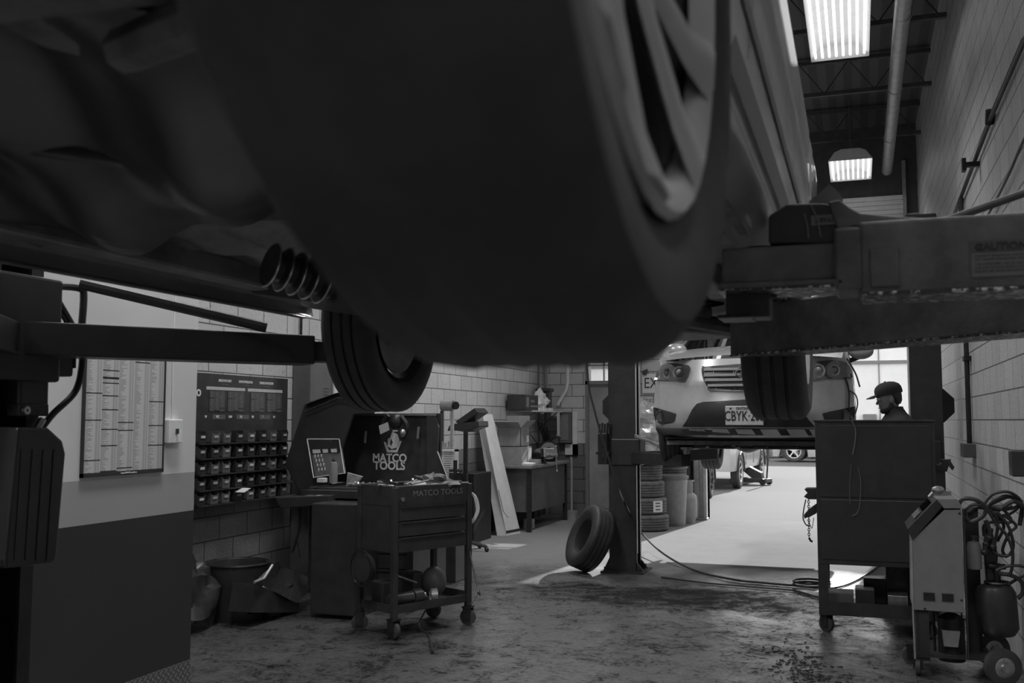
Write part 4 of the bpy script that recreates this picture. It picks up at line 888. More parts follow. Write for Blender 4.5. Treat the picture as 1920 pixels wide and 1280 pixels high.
# ================================================================ CARS IN THE YARD
def yard_car(name, label, loc, rz, prof, W, wb, wr, m, spokes=6, wheelm='alloy', group=None, gw=.2):
    F_ = frame(loc, rz); t = thing(name, label, 'car', loc, group); mb = MB(F_)
    Lf = prof['len']; zb, zs, zr = prof['z']
    def row(y):
        b = zb
        for c in (wb[0], wb[1]):
            d = abs(y - c)
            if d < wr + .07: b = max(b, wr + math.sqrt((wr + .07) ** 2 - d * d) * .95)
        e = max(0, abs(y - Lf / 2) / (Lf / 2) - .8) / .2; w = W / 2 * (1 - .12 * e * e)
        hz = [b, b + (zs - b) * .25, b + (zs - b) * .6, zs]; ww = [w * .97, w, w, w * .96]
        return [Vector((-x, y, z)) for x, z in zip(ww, hz)] + [Vector((x, y, z)) for x, z in zip(ww[::-1], hz[::-1])]
    ysr = sorted([Lf * k / 40 for k in range(41)] + [c + s_ * (wr + .068) for c in wb for s_ in (-1, 1)])
    mb.loft([row(y) for y in ysr]); mb.add(row(0), [tuple(range(8))]); mb.add(row(Lf), [tuple(range(8))])
    mb.build('body', m, t, smooth=True)
    g = MB(F_); r0, r1 = prof['cab']; g.loft([[Vector((-W * .46, y0, zs)), Vector((-W * .37, y1, zr)), Vector((0, y1, zr + .04)), Vector((W * .37, y1, zr)), Vector((W * .46, y0, zs))] for y0, y1 in ((r0, r0 + prof['rake']), (r0 + .8, r0 + .9), (r1 - .3, r1 - .4), (r1, r1 - .15))]); g.build('cabin_glass', M['glassdark'], t, smooth=True)
    g = MB(F_); g.box(-W * .37, W * .37, r0 + prof['rake'], r1 - .15, zr, zr + .05); g.build('roof', m, t, bev=.02)
    for c in wb:
        for s_ in (-1, 1):
            ww = F_ @ Vector((s_ * (W / 2 - gw / 2), c, wr)); fr_ = Matrix.Translation(ww) @ Matrix.Rotation(rz, 4, 'Z') @ Matrix.Rotation(s_ * PI / 2, 4, 'Y')
            a = MB(); rim_mesh(a, fr_, wr * .66, gw, spokes, sw=.07); o = a.build('wheel', M[wheelm], t, smooth=True); a = MB(); tyre_mesh(a, fr_, wr, gw, wr * .66, 36, 3); a.build('tyre', M['rubber'], o, smooth=True)
            ar = MB(F_); pts = [(s_ * (W / 2 + .01), c + (wr + .06) * math.cos(k * PI / 12), wr + (wr + .06) * math.sin(k * PI / 12)) for k in range(13)]
            ar.tube(pts, .022, 6); ar.build('wheel_arch', M['plastic'], t)
    for y in (wb[0] + .75, (wb[0] + wb[1]) / 2 + .2):
        a = MB(F_); 
        for s_ in (-1, 1): a.box(s_ * W / 2 - .004, s_ * W / 2 + .004, y, y + .02, zb + .1, zs)
        a.build('door_gap', M['black'], t)
    return t, F_
def heading(a, b): return math.atan2(-(b[0] - a[0]), b[1] - a[1])
# silver pickup-like suv on a jack: near right corner at G(1390,914)
a = G(1388, 915); b = Vector((a.x + .16, a.y + 3.7, 0))
h = heading(a, b); d = Vector((-math.sin(h), math.cos(h), 0)); r_ = Vector((math.cos(h), math.sin(h), 0)); wb_len = 3.7
loc = a - d * .85 - r_ * .9
yard_car('yard_suv', 'silver suv with flared black arches standing out in the sunny yard beside the jack', loc, h, dict(len=5.5, z=(.42, 1.2, 1.85), cab=(1.2, 5.3), rake=.7), 1.86, (.85, .85 + wb_len), .39, M['silver2'])
a = G(1336, 933)
yard_car('parked_car', 'pale car with black wheel, half hidden behind the door jamb column', a - Vector((.9, 3.7, 0)), .0, dict(len=4.5, z=(.22, .95, 1.42), cab=(1.0, 3.6), rake=.8), 1.8, (.9, 3.7), .33, M['silver'], wheelm='blackm')
a = G(1521, 867)
yard_car('parked_car', 'white car with star-spoke wheels far across the yard', a + Vector((3.0, 1.0, 0)), 1.57 - .05, dict(len=4.4, z=(.2, .9, 1.4), cab=(1.2, 3.8), rake=.8), 1.8, (1.0, 3.6), .42, M['silver'], spokes=5, wheelm='white')
# trolley jack
a = G(1436, 909); j = thing('floor_jack', 'black trolley jack with upright handle beside the yard suv', 'jack', a)
mb = MB(frame(a, 1.15)); mb.box(-.15, .15, -.1, .9, .06, .16); mb.build('chassis', M['rubber'], j, bev=.02)
mb = MB(frame(a, 1.15)); mb.prism([(-.06, .05, .12), (-.06, .1, .3), (-.06, .85, .62), (-.06, .95, .58), (-.06, .3, .12)], (.12, 0, 0)); mb.build('lift_arm', M['rubber'], j)
mb = MB(); mb.tube([a + Vector((.02, 0, .12)), a + Vector((.06, 0, .6)), a + Vector((.06, 0, 1.0))], .02, 8); mb.build('handle', M['blackm'], j)
mb = MB(); mb.tube([a + Vector((.06, 0, .6)), a + Vector((.07, 0, 1.25))], .035, 8); mb.build('grip', M['rubber'], j)
for s_ in (-1, 1):
    mb = MB(frame(a, 1.15)); mb.cyl((s_ * .18, 0, .08), (s_ * .14, 0, .08), .08); mb.cyl((s_ * .18, .85, .07), (s_ * .14, .85, .07), .07); mb.build('roller', M['blackm'], j, smooth=True)
# ================================================================ BACK-LEFT CORNER AND WORKBENCH
# tyre stack under wrapped bundle
def loose_tyre(c, R, w, r, label, name='tyre', m='rubber_dusty', group=None, fr=None):
    mb = MB(); f = fr or Matrix.Translation(c); tyre_mesh(mb, f, R, w, r, 56, 5); return tag(mb.build(name, M[m], smooth=True), label, 'tyre', group)
cx, cy = G(1225, 985).x, 14.55; zc = 0
names = ['bottom tyre of the four stacked beside the lift post', 'second tyre up in the stack beside the lift post, white sticker on its tread', 'third tyre from the floor in the stack beside the lift post', 'top tyre of the stack of four beside the lift post, under the plastic wrap']
gw = .24
for k in range(4):
    R = (.345, .335, .325, .315)[k]; t = loose_tyre((cx - .02 * k + .0 * k, cy, zc + gw / 2), R, gw, .2, names[k], group='stacked tyres')
    if k == 1:
        p = PY(1243, 949, cy - R * .9); mb = MB(); 
        mb.loft([[Vector((cx - .02 + (R + .004) * math.cos(a_), cy + (R + .004) * math.sin(a_), z)) for a_ in (-.95, -.85, -.75, -.65, -.55, -.45)] for z in (zc + .04, zc + .2)]); mb.build('tread_sticker', M['whitemat'], t)
        mb = MB()
        for z in (.07, .12, .16): mb.loft([[Vector((cx - .02 + (R + .006) * math.cos(a_), cy + (R + .006) * math.sin(a_), zc + z + o)) for a_ in (-.85, -.72, -.6)] for o in (0, .014)])
        mb.build('sticker_print', M['black'], t)
    zc += gw
for k in range(4):
    loose_tyre((G(1252, 940).x - .12, 15.75, 1.0 - .24 * 1 + .2 * k - .1), .27, .2, .17, ['lowest visible', 'second visible', 'third visible', 'highest visible'][k] + ' small tyre in the column behind the grey barrel', group='tyres behind the barrel') if False else None
sx_ = PY(1252, 880, 15.7).x
for k in range(6):
    loose_tyre((sx_, 15.7, .11 + .22 * k), .3, .22, .17, ['lowest', 'second', 'third', 'fourth', 'fifth', 'topmost'][k] + ' tyre, counted from the floor, of the narrow column behind the grey barrel', group='tyres behind the barrel')
# wrapped bundle
random.seed(9)
def blob(c, r, n=26, m_=16, amp=.22, seed=1):
    rnd = random.Random(seed); ph = [(rnd.uniform(1, 5), rnd.uniform(1, 5), rnd.uniform(0, 6)) for _ in range(7)]; vs = []; fs = []
    for i in range(m_ + 1):
        th = PI * i / m_
        for k in range(n):
            a = 2 * PI * k / n; s = 1 + amp * sum(math.sin(p * th * 2 + q_ * a + o) * (1 if abs(q_ - round(q_)) < .5 else 1) for p, q_, o in ((p, round(q_), o) for p, q_, o in ph)) / 3
            vs.append((c[0] + r[0] * s * math.sin(th) * math.cos(a), c[1] + r[1] * s * math.sin(th) * math.sin(a), c[2] + r[2] * s * math.cos(th)))
    for i in range(m_):
        for k in range(n): k2 = (k + 1) % n; fs.append((i * n + k, (i + 1) * n + k, (i + 1) * n + k2, i * n + k2))
    return vs, fs
mb = MB(); mb.add(*blob((cx + .02, cy, 1.42), (.36, .33, .44), 32, 20, .2, 3)); mb.add(*blob((cx - .05, cy, 1.05), (.42, .4, .1), 32, 10, .15, 5))
tag(mb.build('wrapped_bundle', M['wrap']), 'crumpled clear plastic wrapped bundle lying on the tyre stack', 'plastic wrap')
# barrel, propane
b = G(1262, 983); t = thing('barrel', 'tall pale grey plastic barrel between the tyres and the gas cylinder', 'barrel', (b.x, 15.35, 0))
mb = MB(); mb.lathe([(.001, 0), (.19, 0), (.2, .03), (.235, .68), (.23, .7)], 32, Matrix.Translation((b.x, 15.35, 0))); mb.build('shell', M['tank'], t, smooth=True)
mb = MB(); mb.lathe([(.2, .7), (.245, .7), (.255, .72), (.255, .75), (.2, .77), (.001, .77)], 32, Matrix.Translation((b.x, 15.35, 0))); mb.build('lid', M['grey'], t, smooth=True)
b = G(1285, 978); X_, Y_ = b.x + .02, 15.75; t = thing('gas_cylinder', 'squat pale gas cylinder with a collar around its valve beside the door jamb column', 'gas cylinder', (X_, Y_, 0))
mb = MB(); mb.lathe([(.001, .03), (.13, .03), (.15, .05), (.15, .0), (.155, .0), (.155, .05), (.185, .09), (.19, .14), (.19, .36), (.18, .42), (.12, .48), (.03, .5), (.001, .5)], 36, Matrix.Translation((X_, Y_, 0))); mb.build('vessel', M['tank'], t, smooth=True)
mb = MB()
for a0, a1 in ((-2.6, -1.9), (-1.2, -.3), (.4, 2.8)):
    mb.loft([[Vector((X_ + r2 * math.cos(a0 + (a1 - a0) * k / 8), Y_ + r2 * math.sin(a0 + (a1 - a0) * k / 8), z)) for k in range(9)] for r2, z in ((.12, .46), (.14, .5), (.14, .64))])
mb.tube(circ((X_, Y_, .65), .14), .012, 6); mb.build('valve_collar', M['tank'], t, smooth=True)
mb = MB(); mb.cyl((X_, Y_, .5), (X_, Y_, .6), .02); mb.cyl((X_ - .05, Y_, .59), (X_ + .03, Y_, .59), .02); mb.build('valve', M['steel'], t)
a = PY(1262, 862, 16.2); c = PY(1303, 972, 16.2); mb = MB(); mb.box(a.x, c.x - .06, 16.0, 16.35, 0, 1.5); o = mb.build('metal_cabinet', M['blackm'], bev=.01); tag(o, 'dark metal cabinet standing behind the gas cylinder', 'cabinet')
mb = MB(); a = PY(1275, 862, 15.99); p = [PY(x, y, 15.99) for x, y in ((1275, 862), (1294, 862), (1291, 873), (1288, 879), (1277, 872))]; mb.prism(p, (0, .004, 0)); mb.build('paper_notice', M['whitemat'], o)
# leaning tyre at the post
c = PY(1103, 1003, 10.3); fr = Matrix.Translation((c.x, 10.36, .335)) @ Matrix.Rotation(.62, 4, 'Z') @ Matrix.Rotation(PI / 2 + .42, 4, 'Y')
mb = MB(); tyre_mesh(mb, fr, .345, .24, .2, 56, 4); zmin = min(v.z for v in mb.v); mb.v = [v - Vector((0, 0, zmin)) for v in mb.v]
tag(mb.build('tyre', M['rubber_new'], smooth=True), 'big black tyre leaning against the left post of the far lift', 'tyre')
# air hose from above to the floor
mb = MB(); pts = [V2(-2.66, 10.0, 3.4), PY(1101, 690, 10.0), PY(1115, 770, 10.0), PY(1142, 862, 10.0), PY(1160, 915, 10.0), PY(1177, 955, 10.1)]
pts += [G(1200, 995, .25), G(1240, 1035, .1), G(1300, 1068, .02), G(1370, 1085, .02), G(1430, 1092, .015), G(1500, 1098, .015), G(1560, 1102, .015), G(1610, 1085, .015), G(1660, 1050, .015)]
mb.tube(curve(pts, 8), .011, 8); mb.tube(curve([G(1240, 1082, .012), G(1330, 1093, .012), G(1420, 1101, .012), G(1490, 1107, .012), G(1540, 1120, .012), G(1580, 1112, .012)], 8), .008, 8)
c_ = G(1522, 1098, .02); mb.tube([c_ + Vector((.17 * math.cos(k * .35), .2 * math.sin(k * .35), .0 + .0015 * k)) for k in range(38)], .01, 8)
tag(mb.build('air_hose', M['hose'], smooth=True), 'black air hose hanging by the lift post and curving across the bright floor', 'hose')
# workbench
bx1, by0, by1, bt = -4.42, 13.6, 15.6, .95
p = PX(940, 880, -4.5)
wbn = thing('workbench', 'dark steel workbench with thick worn top along the left wall', 'workbench', (-4.75, 14.6, 0))
mb = MB(); mb.box(XL + .02, bx1, by0, by1, bt - .05, bt); mb.build('bench_top', M['wood'], wbn, bev=.01)
for x in (XL + .06, bx1 - .06):
    for y in (by0 + .05, by1 - .1):
        mb = MB(); mb.box(x - .03, x + .03, y, y + .06, 0, bt - .05); mb.build('leg', M['blackm'], wbn)
mb = MB(); mb.box(XL + .05, bx1 - .05, by0 + .1, by1 - .12, .28, bt - .05); mb.build('side_panel', M['midgrey'], wbn)
# drawers / dark drum at its near end
mb = MB(); mb.box(XL + .02, -4.75, 12.2, 12.85, 0, .9); tag(mb.build('metal_locker', M['blackm'], bev=.01), 'dark low locker at the near end of the workbench behind the leaning box', 'locker')
# vise, bench grinder
v = thing('bench_vise', 'heavy bench vise with a hanging handle on the workbench edge', 'vise', (-4.5, 14.0, bt))
mb = MB(); vx, vy = PX(1012, 868, -4.5).x, PX(1012, 868, -4.5).y
vy = 14.3; f = frame((-4.5, vy, bt), -.5)
mb = MB(f); mb.lathe([(.09, 0), (.09, .03), (.06, .06), (.06, .1), (.001, .1)], 20); mb.box(-.16, .12, -.06, .06, .09, .16); mb.box(.08, .13, -.09, .09, .1, .23); mb.build('vise_body', M['blackm'], v, bev=.008)
mb = MB(f); mb.box(.15, .2, -.09, .09, .1, .23); mb.cyl((.13, 0, .13), (.34, 0, .13), .028); mb.ell((.0, 0, .17), (.13, .06, .06), 14, 8); mb.build('sliding_jaw', M['steel'], v, bev=.006, smooth=False)
mb = MB(f); mb.cyl((.32, 0, .26), (.34, 0, -.1), .009); mb.ell((.32, 0, .26), (.016, .016, .016), 8, 6); mb.ell((.34, 0, -.1), (.016, .016, .016), 8, 6); mb.build('vise_handle', M['steel'], v, smooth=True)
g = thing('bench_grinder', 'bench grinder with a round wheel at the far end of the workbench', 'grinder', (-4.62, 15.1, bt))
mb = MB(frame((-4.62, 15.1, bt), .3)); mb.box(-.1, .1, -.09, .09, 0, .05); mb.cyl((-.0, -.1, .17), (0, .12, .17), .085); mb.build('motor', M['blackm'], g, smooth=False)
for s_ in (-1, 1):
    mb = MB(frame((-4.62, 15.1, bt), .3)); mb.cyl((0, s_ * .12, .17), (0, s_ * .18, .17), .15, seg=28); mb.cyl((0, s_ * .18, .17), (0, s_ * .2, .17), .03); o = mb.build('wheel_guard', M['blackm'], g, smooth=True)
    mb = MB(frame((-4.62, 15.1, bt), .3)); mb.lathe([(.06, 0), (.13, 0), (.13, .012), (.06, .012)], 28, Matrix.Translation((0, s_ * .19 - .006, .17)) @ Matrix.Rotation(PI / 2, 4, 'X'), True); mb.build('grinding_wheel', M['grey'], o, smooth=True)
mb = MB(frame((-4.62, 15.1, bt), .3)); mb.tube([(0, -.1, .32), (.12, -.16, .4), (.2, -.16, .38)], .018, 8); mb.build('eye_shield_arm', M['blackm'], g)
# open carton stack
cb = thing('open_carton', 'open cardboard box with raised flaps, on top of the other carton on the bench', 'box', (-4.75, 13.95, bt + .28))
x0, x1, y0, y1, z0 = -4.98, -4.62, 13.72, 14.12, bt + .262
mb = MB(); mb.box(x0, x1, y0, y1, z0, z0 + .01)
for a in ((x0, x0 + .008, y0, y1), (x1 - .008, x1, y0, y1), (x0, x1, y0, y0 + .008), (x0, x1, y1 - .008, y1)): mb.box(*a, z0, z0 + .27)
mb.build('carton', M['card'], cb)
for pts, d in (([(x0, y0, z0 + .27), (x1, y0, z0 + .27), (x1, y0 - .12, z0 + .36), (x0, y0 - .12, z0 + .36)], (0, .005, .005)), ([(x1, y0, z0 + .27), (x1, y1, z0 + .27), (x1 + .1, y1, z0 + .38), (x1 + .1, y0, z0 + .38)], (0, 0, .005)), ([(x0, y1, z0 + .27), (x1, y1, z0 + .27), (x1, y1 + .02, z0 + .45), (x0, y1 + .02, z0 + .45)], (0, .005, 0))):
    mb = MB(); mb.prism(pts, d); mb.build('flap', M['card'], cb)
mb = MB(); mb.box(x1, x1 + .003, y1 - .14, y1 - .03, z0 + .06, z0 + .16); mb.build('shipping_label', M['whitemat'], cb)
mb = MB(); mb.box(x0 - .03, x1 + .02, y0, y1 + .04, bt, bt + .26); o = tag(mb.build('closed_carton', M['card'], bev=.004), 'closed cardboard carton beneath the open box on the workbench', 'box'); 
mb = MB(); mb.box(x1 + .02, x1 + .024, y1 - .12, y1 + .03, bt + .02, bt + .24); mb.build('carton_label', M['whitemat'], o)
mb = MB(); mb.box(-4.6, -4.45, 13.7, 13.9, bt, bt + .03); tag(mb.build('paper_pad', M['whitemat'], bev=.005), 'flat white pad lying at the near end of the workbench', 'paper')
mb = MB(); mb.box(-4.58, -4.44, 14.0, 14.14, bt, bt + .07); tag(mb.build('small_box', M['card'], bev=.006), 'small box between the cartons and the vise', 'box')
# shelf with boxes
z = PX(1010, 770, -4.9).z; ya_, yb_ = 14.7, 16.3
sh_ = thing('wall_shelf', 'pale bracketed wall shelf above the workbench', 'shelf', (-4.95, 15.5, z))
mb = MB(); mb.box(XL, -4.72, ya_, yb_, z - .02, z); mb.build('shelf_board', M['white'], sh_)
for y in (ya_ + .1, yb_ - .3):
    mb = MB(); mb.tube([(XL + .01, y, z - .32), (-4.75, y, z - .02)], .009, 6); mb.build('bracket', M['midgrey'], sh_)
ra_ = thing('shop_radio', 'black box-shaped radio at the near end of the wall shelf', 'radio', (-4.9, 14.8, z))
mb = MB(); mb.box(-5.06, -4.76, 14.35, 15.0, z, z + .24); mb.build('case', M['black'], ra_, bev=.01)
mb = MB(); mb.box(-4.76, -4.755, 14.4, 14.52, z + .05, z + .2); mb.box(-4.76, -4.755, 14.6, 14.95, z + .05, z + .08); mb.box(-4.76, -4.755, 14.62, 14.8, z + .12, z + .16); mb.build('front_dial', M['grey'], ra_)
mb = MB(); mb.add(*blob((-4.86, 15.45, z + .16), (.09, .22, .16), 20, 12, .3, 8)); tag(mb.build('plastic_bag', M['whitemat']), 'crumpled white plastic bag standing on the wall shelf', 'bag')
mb = MB(); mb.box(-5.0, -4.82, 15.75, 15.95, z, z + .32); mb.box(-5.04, -4.8, 15.72, 16.0, z + .32, z + .38); tag(mb.build('spray_head_tool', M['black'], bev=.01), 'upright black tool standing at the far end of the wall shelf', 'tool')
for k, (y, l) in enumerate(((15.05, 'near'), (15.28, 'middle'), (15.62, 'far'))):
    mb = MB(); mb.box(-4.82, -4.74, y, y + .14, z, z + .05); tag(mb.build('price_card', M['whitemat']), l + ' white small box lined up on the front of the wall shelf', 'box', 'small boxes on the wall shelf')
mb = MB(); mb.box(-4.735, -4.73, 15.95, 16.1, z - .42, z - .02); tag(mb.build('hanging_tag', M['whitemat']), 'white paper tag hanging from the far end of the wall shelf', 'paper')
for k, (px0, py0, px1, py1) in enumerate(((1008, 790, 1034, 870), (1014, 792, 1042, 872), (1040, 800, 1046, 872), (1038, 806, 1034, 868))):
    a = PX(px0, py0, -5.02); b_ = PX(px1, py1, -4.9); a.y = min(a.y, 16.28); b_.y = min(b_.y, 16.25); mb = MB(); mb.tube([a, (b_.x, b_.y, bt)], .014, 8); tag(mb.build('tool_bar', M['blackm'], smooth=True), ['longest dark bar leaning left under the wall shelf', 'second dark bar leaning beside the longest one', 'thin upright bar right of the leaning bars', 'short upright rod behind the leaning bars'][k], 'bar', 'bars leaning on the wall behind the bench')
mb = MB(); mb.tube(curve([PX(981, 778, -5.0), PX(984, 800, -5.04), PX(995, 815, -5.04), PX(1010, 835, -5.05), PX(1020, 850, -5.0)]), .007, 6); mb.tube(curve([PX(984, 780, -5.0), PX(989, 805, -5.04), PX(1004, 826, -5.04)]), .006, 6)
tag(mb.build('power_cord', M['hose'], smooth=True), 'two black cords drooping from the radio to the bench', 'cord')
mb = MB(); p = PX(1062, 940, -4.42); mb.tube([(p.x, 15.7, 1.0), (p.x, 15.7, .12)], .022, 8); mb.box(p.x - .08, p.x + .08, 15.62, 15.78, 0, .14); tag(mb.build('stand_pipe', M['galv'], smooth=True), 'pale pipe standing on the floor at the far end of the workbench', 'pipe')
mb = MB(); a = G(992, 990); mb.box(a.x - .07, a.x + .07, a.y - .05, a.y + .05, 0, .14); tag(mb.build('small_can', M['label']), 'small labelled box on the floor under the workbench', 'box')
# leaning white long carton
def Q(px, py, y): return PY(px, py, y)
lb = thing('leaning_carton', 'long white narrow carton leaning against the workbench', 'carton', G(955, 1003))
yb0, yb1 = 13.15, 13.35
pl = [(895, 777), (908, 775), (949, 1002), (949, 1003)]
A = PY(896, 778, 13.45); B = PY(921, 778, 13.45); C = G(975, 1000); D = G(950, 1004)
C = Vector((C.x, 13.15, 0)); D = Vector((D.x, 13.1, 0))
dep = Vector((-.02, .16, 0)); n1 = Vector((-.12, .06, 0))
# box with front-left (dark) face and right (white) face
e0 = PX(905, 777, -4.93); e1 = G(950, 1004); r0 = PX(923, 776, -4.93); r1 = G(976, 999); l0 = PX(894, 779, -5.05); l1 = G(932, 1004)
bk = r0 + (l0 - e0); bk1 = r1 + (l1 - e1); bk.x = max(bk.x, -5.08)
mb = MB(); mb.loft([[l0, e0, r0, bk], [l1, e1, r1, bk1]], True, True); mb.build('long_box', M['white'], lb)
mb = MB(); mb.tube([e0 * .38 + e1 * .62 + Vector((.02, -.02, 0)), e0 * .2 + e1 * .8 + Vector((.03, -.02, 0)), e0 * .15 + e1 * .85 + Vector((.08, -.01, 0))], .004, 6); mb.build('tape_mark', M['black'], lb)
mb = MB(); mb.loft([[e0 * .02 + e1 * .98 + (l0 * 0), r0 * .02 + r1 * .98], [e0 * .04 + e1 * .96, r0 * .04 + r1 * .96]]); mb.v = [v + Vector((0.004, -.006, 0)) for v in mb.v]; mb.build('end_band', M['black'], lb)
# lamp/stool on pole, drill press head, radiator
t = thing('work_stool', 'black tilting seat on a thin pole behind the service cart', 'stool', (PY(874, 900, 11.5).x, 11.5, 0))
yS = 11.5; S_ = lambda px, py: PY(px, py, yS)
p = S_(873, 880); mb = MB(); mb.cyl((p.x, yS, .1), (p.x, yS, S_(873, 805).z), .03); mb.build('pole', M['blackm'], t, smooth=True)
mb = MB(); mb.prism([S_(a, b) for a, b in ((838, 808), (842, 797), (852, 794), (897, 789), (898, 800), (872, 810), (850, 806))], (0, .35, 0)); mb.build('seat', M['plastic'], t, bev=.01)
mb = MB(); mb.prism([S_(a, b) for a, b in ((853, 790), (890, 764), (898, 773), (874, 790), (860, 796))], (0, .35, 0)); mb.build('seat_back', M['plastic'], t, bev=.01)
mb = MB(); 
for k in range(5): a = k * 2 * PI / 5; mb.tube([(p.x, yS, .12), (p.x + .28 * math.cos(a), yS + .28 * math.sin(a), .06)], .02, 6); mb.ell((p.x + .28 * math.cos(a), yS + .28 * math.sin(a), .03), (.03, .03, .03), 8, 6)
mb.build('star_base', M['blackm'], t)
t = thing('drill_press', 'bench machine with a round pale head and steel columns behind the service cart', 'drill press', (PY(840, 900, 10.6).x, 10.6, 0))
yD = 10.6; S_ = lambda px, py: PY(px, py, yD)
mb = MB(); a, b_ = S_(826, 752), S_(854, 760); mb.cyl((S_(828, 760).x, yD, S_(828, 760).z), (S_(850, 760).x, yD, S_(850, 760).z), .062); mb.build('head', M['tank'], t, smooth=True)
mb = MB(); c = S_(852, 760); mb.cyl((c.x, yD, c.z), (c.x + .03, yD - .02, c.z), .045); mb.build('head_cap', M['blackm'], t, smooth=True)
for px in (829, 848):
    mb = MB(); c = S_(px, 770); mb.box(c.x - .016, c.x + .016, yD - .02, yD + .02, 0.85, c.z); mb.build('column', M['blackm' if px < 840 else 'galv'], t)
mb = MB(); c = S_(834, 838); mb.box(c.x - .1, c.x + .15, yD - .12, yD + .12, c.z - .03, c.z); 
for k in range(5): mb.cyl((c.x - .05 + .04 * k, yD - .05, c.z), (c.x - .05 + .04 * k, yD - .05, c.z + .05 + .02 * (k % 2)), .012, seg=8)
mb.build('table', M['galv'], t); mb = MB(); mb.box(c.x - .16, c.x + .16, yD - .15, yD + .15, 0, .85); mb.build('stand', M['black'], t, bev=.01)
yR = 9.4; S_ = lambda px, py: PY(px, py, yR)
a, b_ = S_(828, 842), S_(857, 908); t = thing('radiator_core', 'white framed finned radiator standing behind the service cart', 'radiator', (a.x, yR, b_.z))
mb = MB(); z0 = b_.z - .1
for q_ in ((a.x, b_.x, a.z - .02, a.z), (b_.x - .02, b_.x, z0, a.z), (a.x, a.x + .01, z0, a.z), (a.x, b_.x, z0, z0 + .02)): mb.box(q_[0], q_[1], yR - .02, yR + .04, q_[2], q_[3])
mb.build('frame', M['white'], t)
mb = MB(); z = z0 + .03
while z < a.z - .03: mb.box(a.x + .01, b_.x - .02, yR, yR + .03, z, z + .010); z += .022
mb.build('fins', M['white'], t)
mb = MB(); mb.box(a.x - .06, b_.x + .06, yR - .18, yR + .22, 0, z0); tag(mb.build('parts_crate', M['black'], bev=.01), 'dark crate carrying the radiator behind the service cart', 'crate')
# cabinets behind hutch on the left wall
p0, p1 = PX(582, 720, -4.9), PX(631, 720, -4.9)
mb = MB(); mb.box(XL + .01, -4.9, p0.y, p1.y, 0, 2.2); o = tag(mb.build('tall_locker', M['midgrey'], bev=.005), 'dark tall locker against the left wall behind the tool chest', 'locker')
mb = MB(); 
for k in range(6): mb.box(-4.9, -4.897, p1.y - .25, p1.y - .15, 1.75 + .03 * k, 1.762 + .03 * k)
mb.build('vent_slots', M['black'], o)
q0, q1 = PX(631, 720, -4.86), PX(672, 720, -4.86)
t = thing('white_cabinet', 'white framed cabinet with grey sliding front right of the tall locker', 'cabinet', (-4.95, (q0.y + q1.y) / 2, 0))
mb = MB(); mb.box(XL + .01, -4.88, q0.y, q1.y + .6, 0, PX(640, 683, -4.86).z); mb.build('carcass', M['white'], t, bev=.005)
mb = MB(); mb.box(-4.88, -4.87, q0.y + .08, q1.y - .2, .1, PX(640, 692, -4.86).z); mb.build('sliding_door', M['grey'], t)
zt_ = PX(640, 683, -4.86).z
for k, (y, s_, l, m) in enumerate(((q0.y + .1, .16, 'white carton with printed side on the white cabinet', 'label'), (q0.y + .32, .1, 'small bright carton in the middle of the white cabinet top', 'whitemat'), (q0.y + .52, .14, 'dark box at the right of the white cabinet top', 'black'))):
    mb = MB(); mb.box(-5.05, -4.9, y, y + s_, zt_, zt_ + .1 + .04 * k); tag(mb.build('small_carton', M[m], bev=.003), l, 'box', 'boxes on the white cabinet')
# ================================================================ TOOL CHEST WITH HUTCH
hy = 8.35; H_ = lambda px, py, y=hy: PY(px, py, y)
tc = thing('tool_chest', 'large black tool chest with an open hutch bearing a white five-sided emblem and MATCO TOOLS', 'tool chest', (-3.95, 8.0, 0))
zt_ = 1.02; x0, x1 = H_(583, 1000, 7.75).x, H_(832, 900, hy).x
mb = MB(); mb.box(x0, x1, 7.7, 8.42, .12, zt_); mb.box(PY(583, 1000, 7.25).x, -3.86, 7.25, 7.7, .03, .92); mb.build('chest_body', M['black'], tc, bev=.01)
for k in range(5):
    z = .2 + k * .155; mb = MB(); mb.box(x0 + .03, x1 - .03, 7.685, 7.7, z, z + .145); d = mb.build('drawer', M['black'], tc, bev=.003)
    mb = MB(); mb.box(x0 + .05, x1 - .05, 7.675, 7.687, z + .125, z + .14); mb.build('drawer_pull', M['blackm'], d)
for x in (x0 + .08, x1 - .08):
    for y in (7.78, 8.34): caster(tc, x, y, .06, .04, .12, .3)
# hutch back panel and roof, side panel (faceted)
xl, xr = H_(600, 800).x, H_(836, 800).x; zh = H_(700, 777).z; zr_ = H_(660, 736, 8.2).z
mb = MB(); mb.box(xl, xr - .05, hy, hy + .03, zt_, zh + .01); hp = mb.build('hutch_back', M['black'], tc)
mb = MB(); side = [(564, 925), (548, 901), (534, 868), (570, 759), (582, 752), (629, 737), (651, 732), (690, 739), (700, 760), (700, 775), (662, 777), (610, 930)]
ps = [PY(a, b, 7.95) for a, b in side]; mb.prism(ps, (0, .04, 0)); mb.build('hutch_side', M['plastic'], tc, bev=.01)
mb = MB(); rf = [(570, 759), (629, 737), (651, 732), (690, 739)]
mb.loft([[PY(a, b, 7.9) for a, b in rf], [PY(a, b, 7.9) + Vector((.12, .55, -.02)) for a, b in rf]]); mb.loft([[PY(a, b + 4, 7.9) for a, b in rf], [PY(a, b + 4, 7.9) + Vector((.12, .55, -.02)) for a, b in rf]]); mb.build('hutch_lid', M['plastic'], tc, smooth=True)
mb = MB(); mb.tube([PY(572, 772, 7.9), PY(634, 746, 7.9), PY(690, 758, 7.9)], .008, 6); mb.tube([PY(676, 754, 7.9), PY(678, 738, 7.9), PY(692, 740, 7.9)], .01, 6); mb.build('lid_trim', M['blackm'], tc, smooth=True)
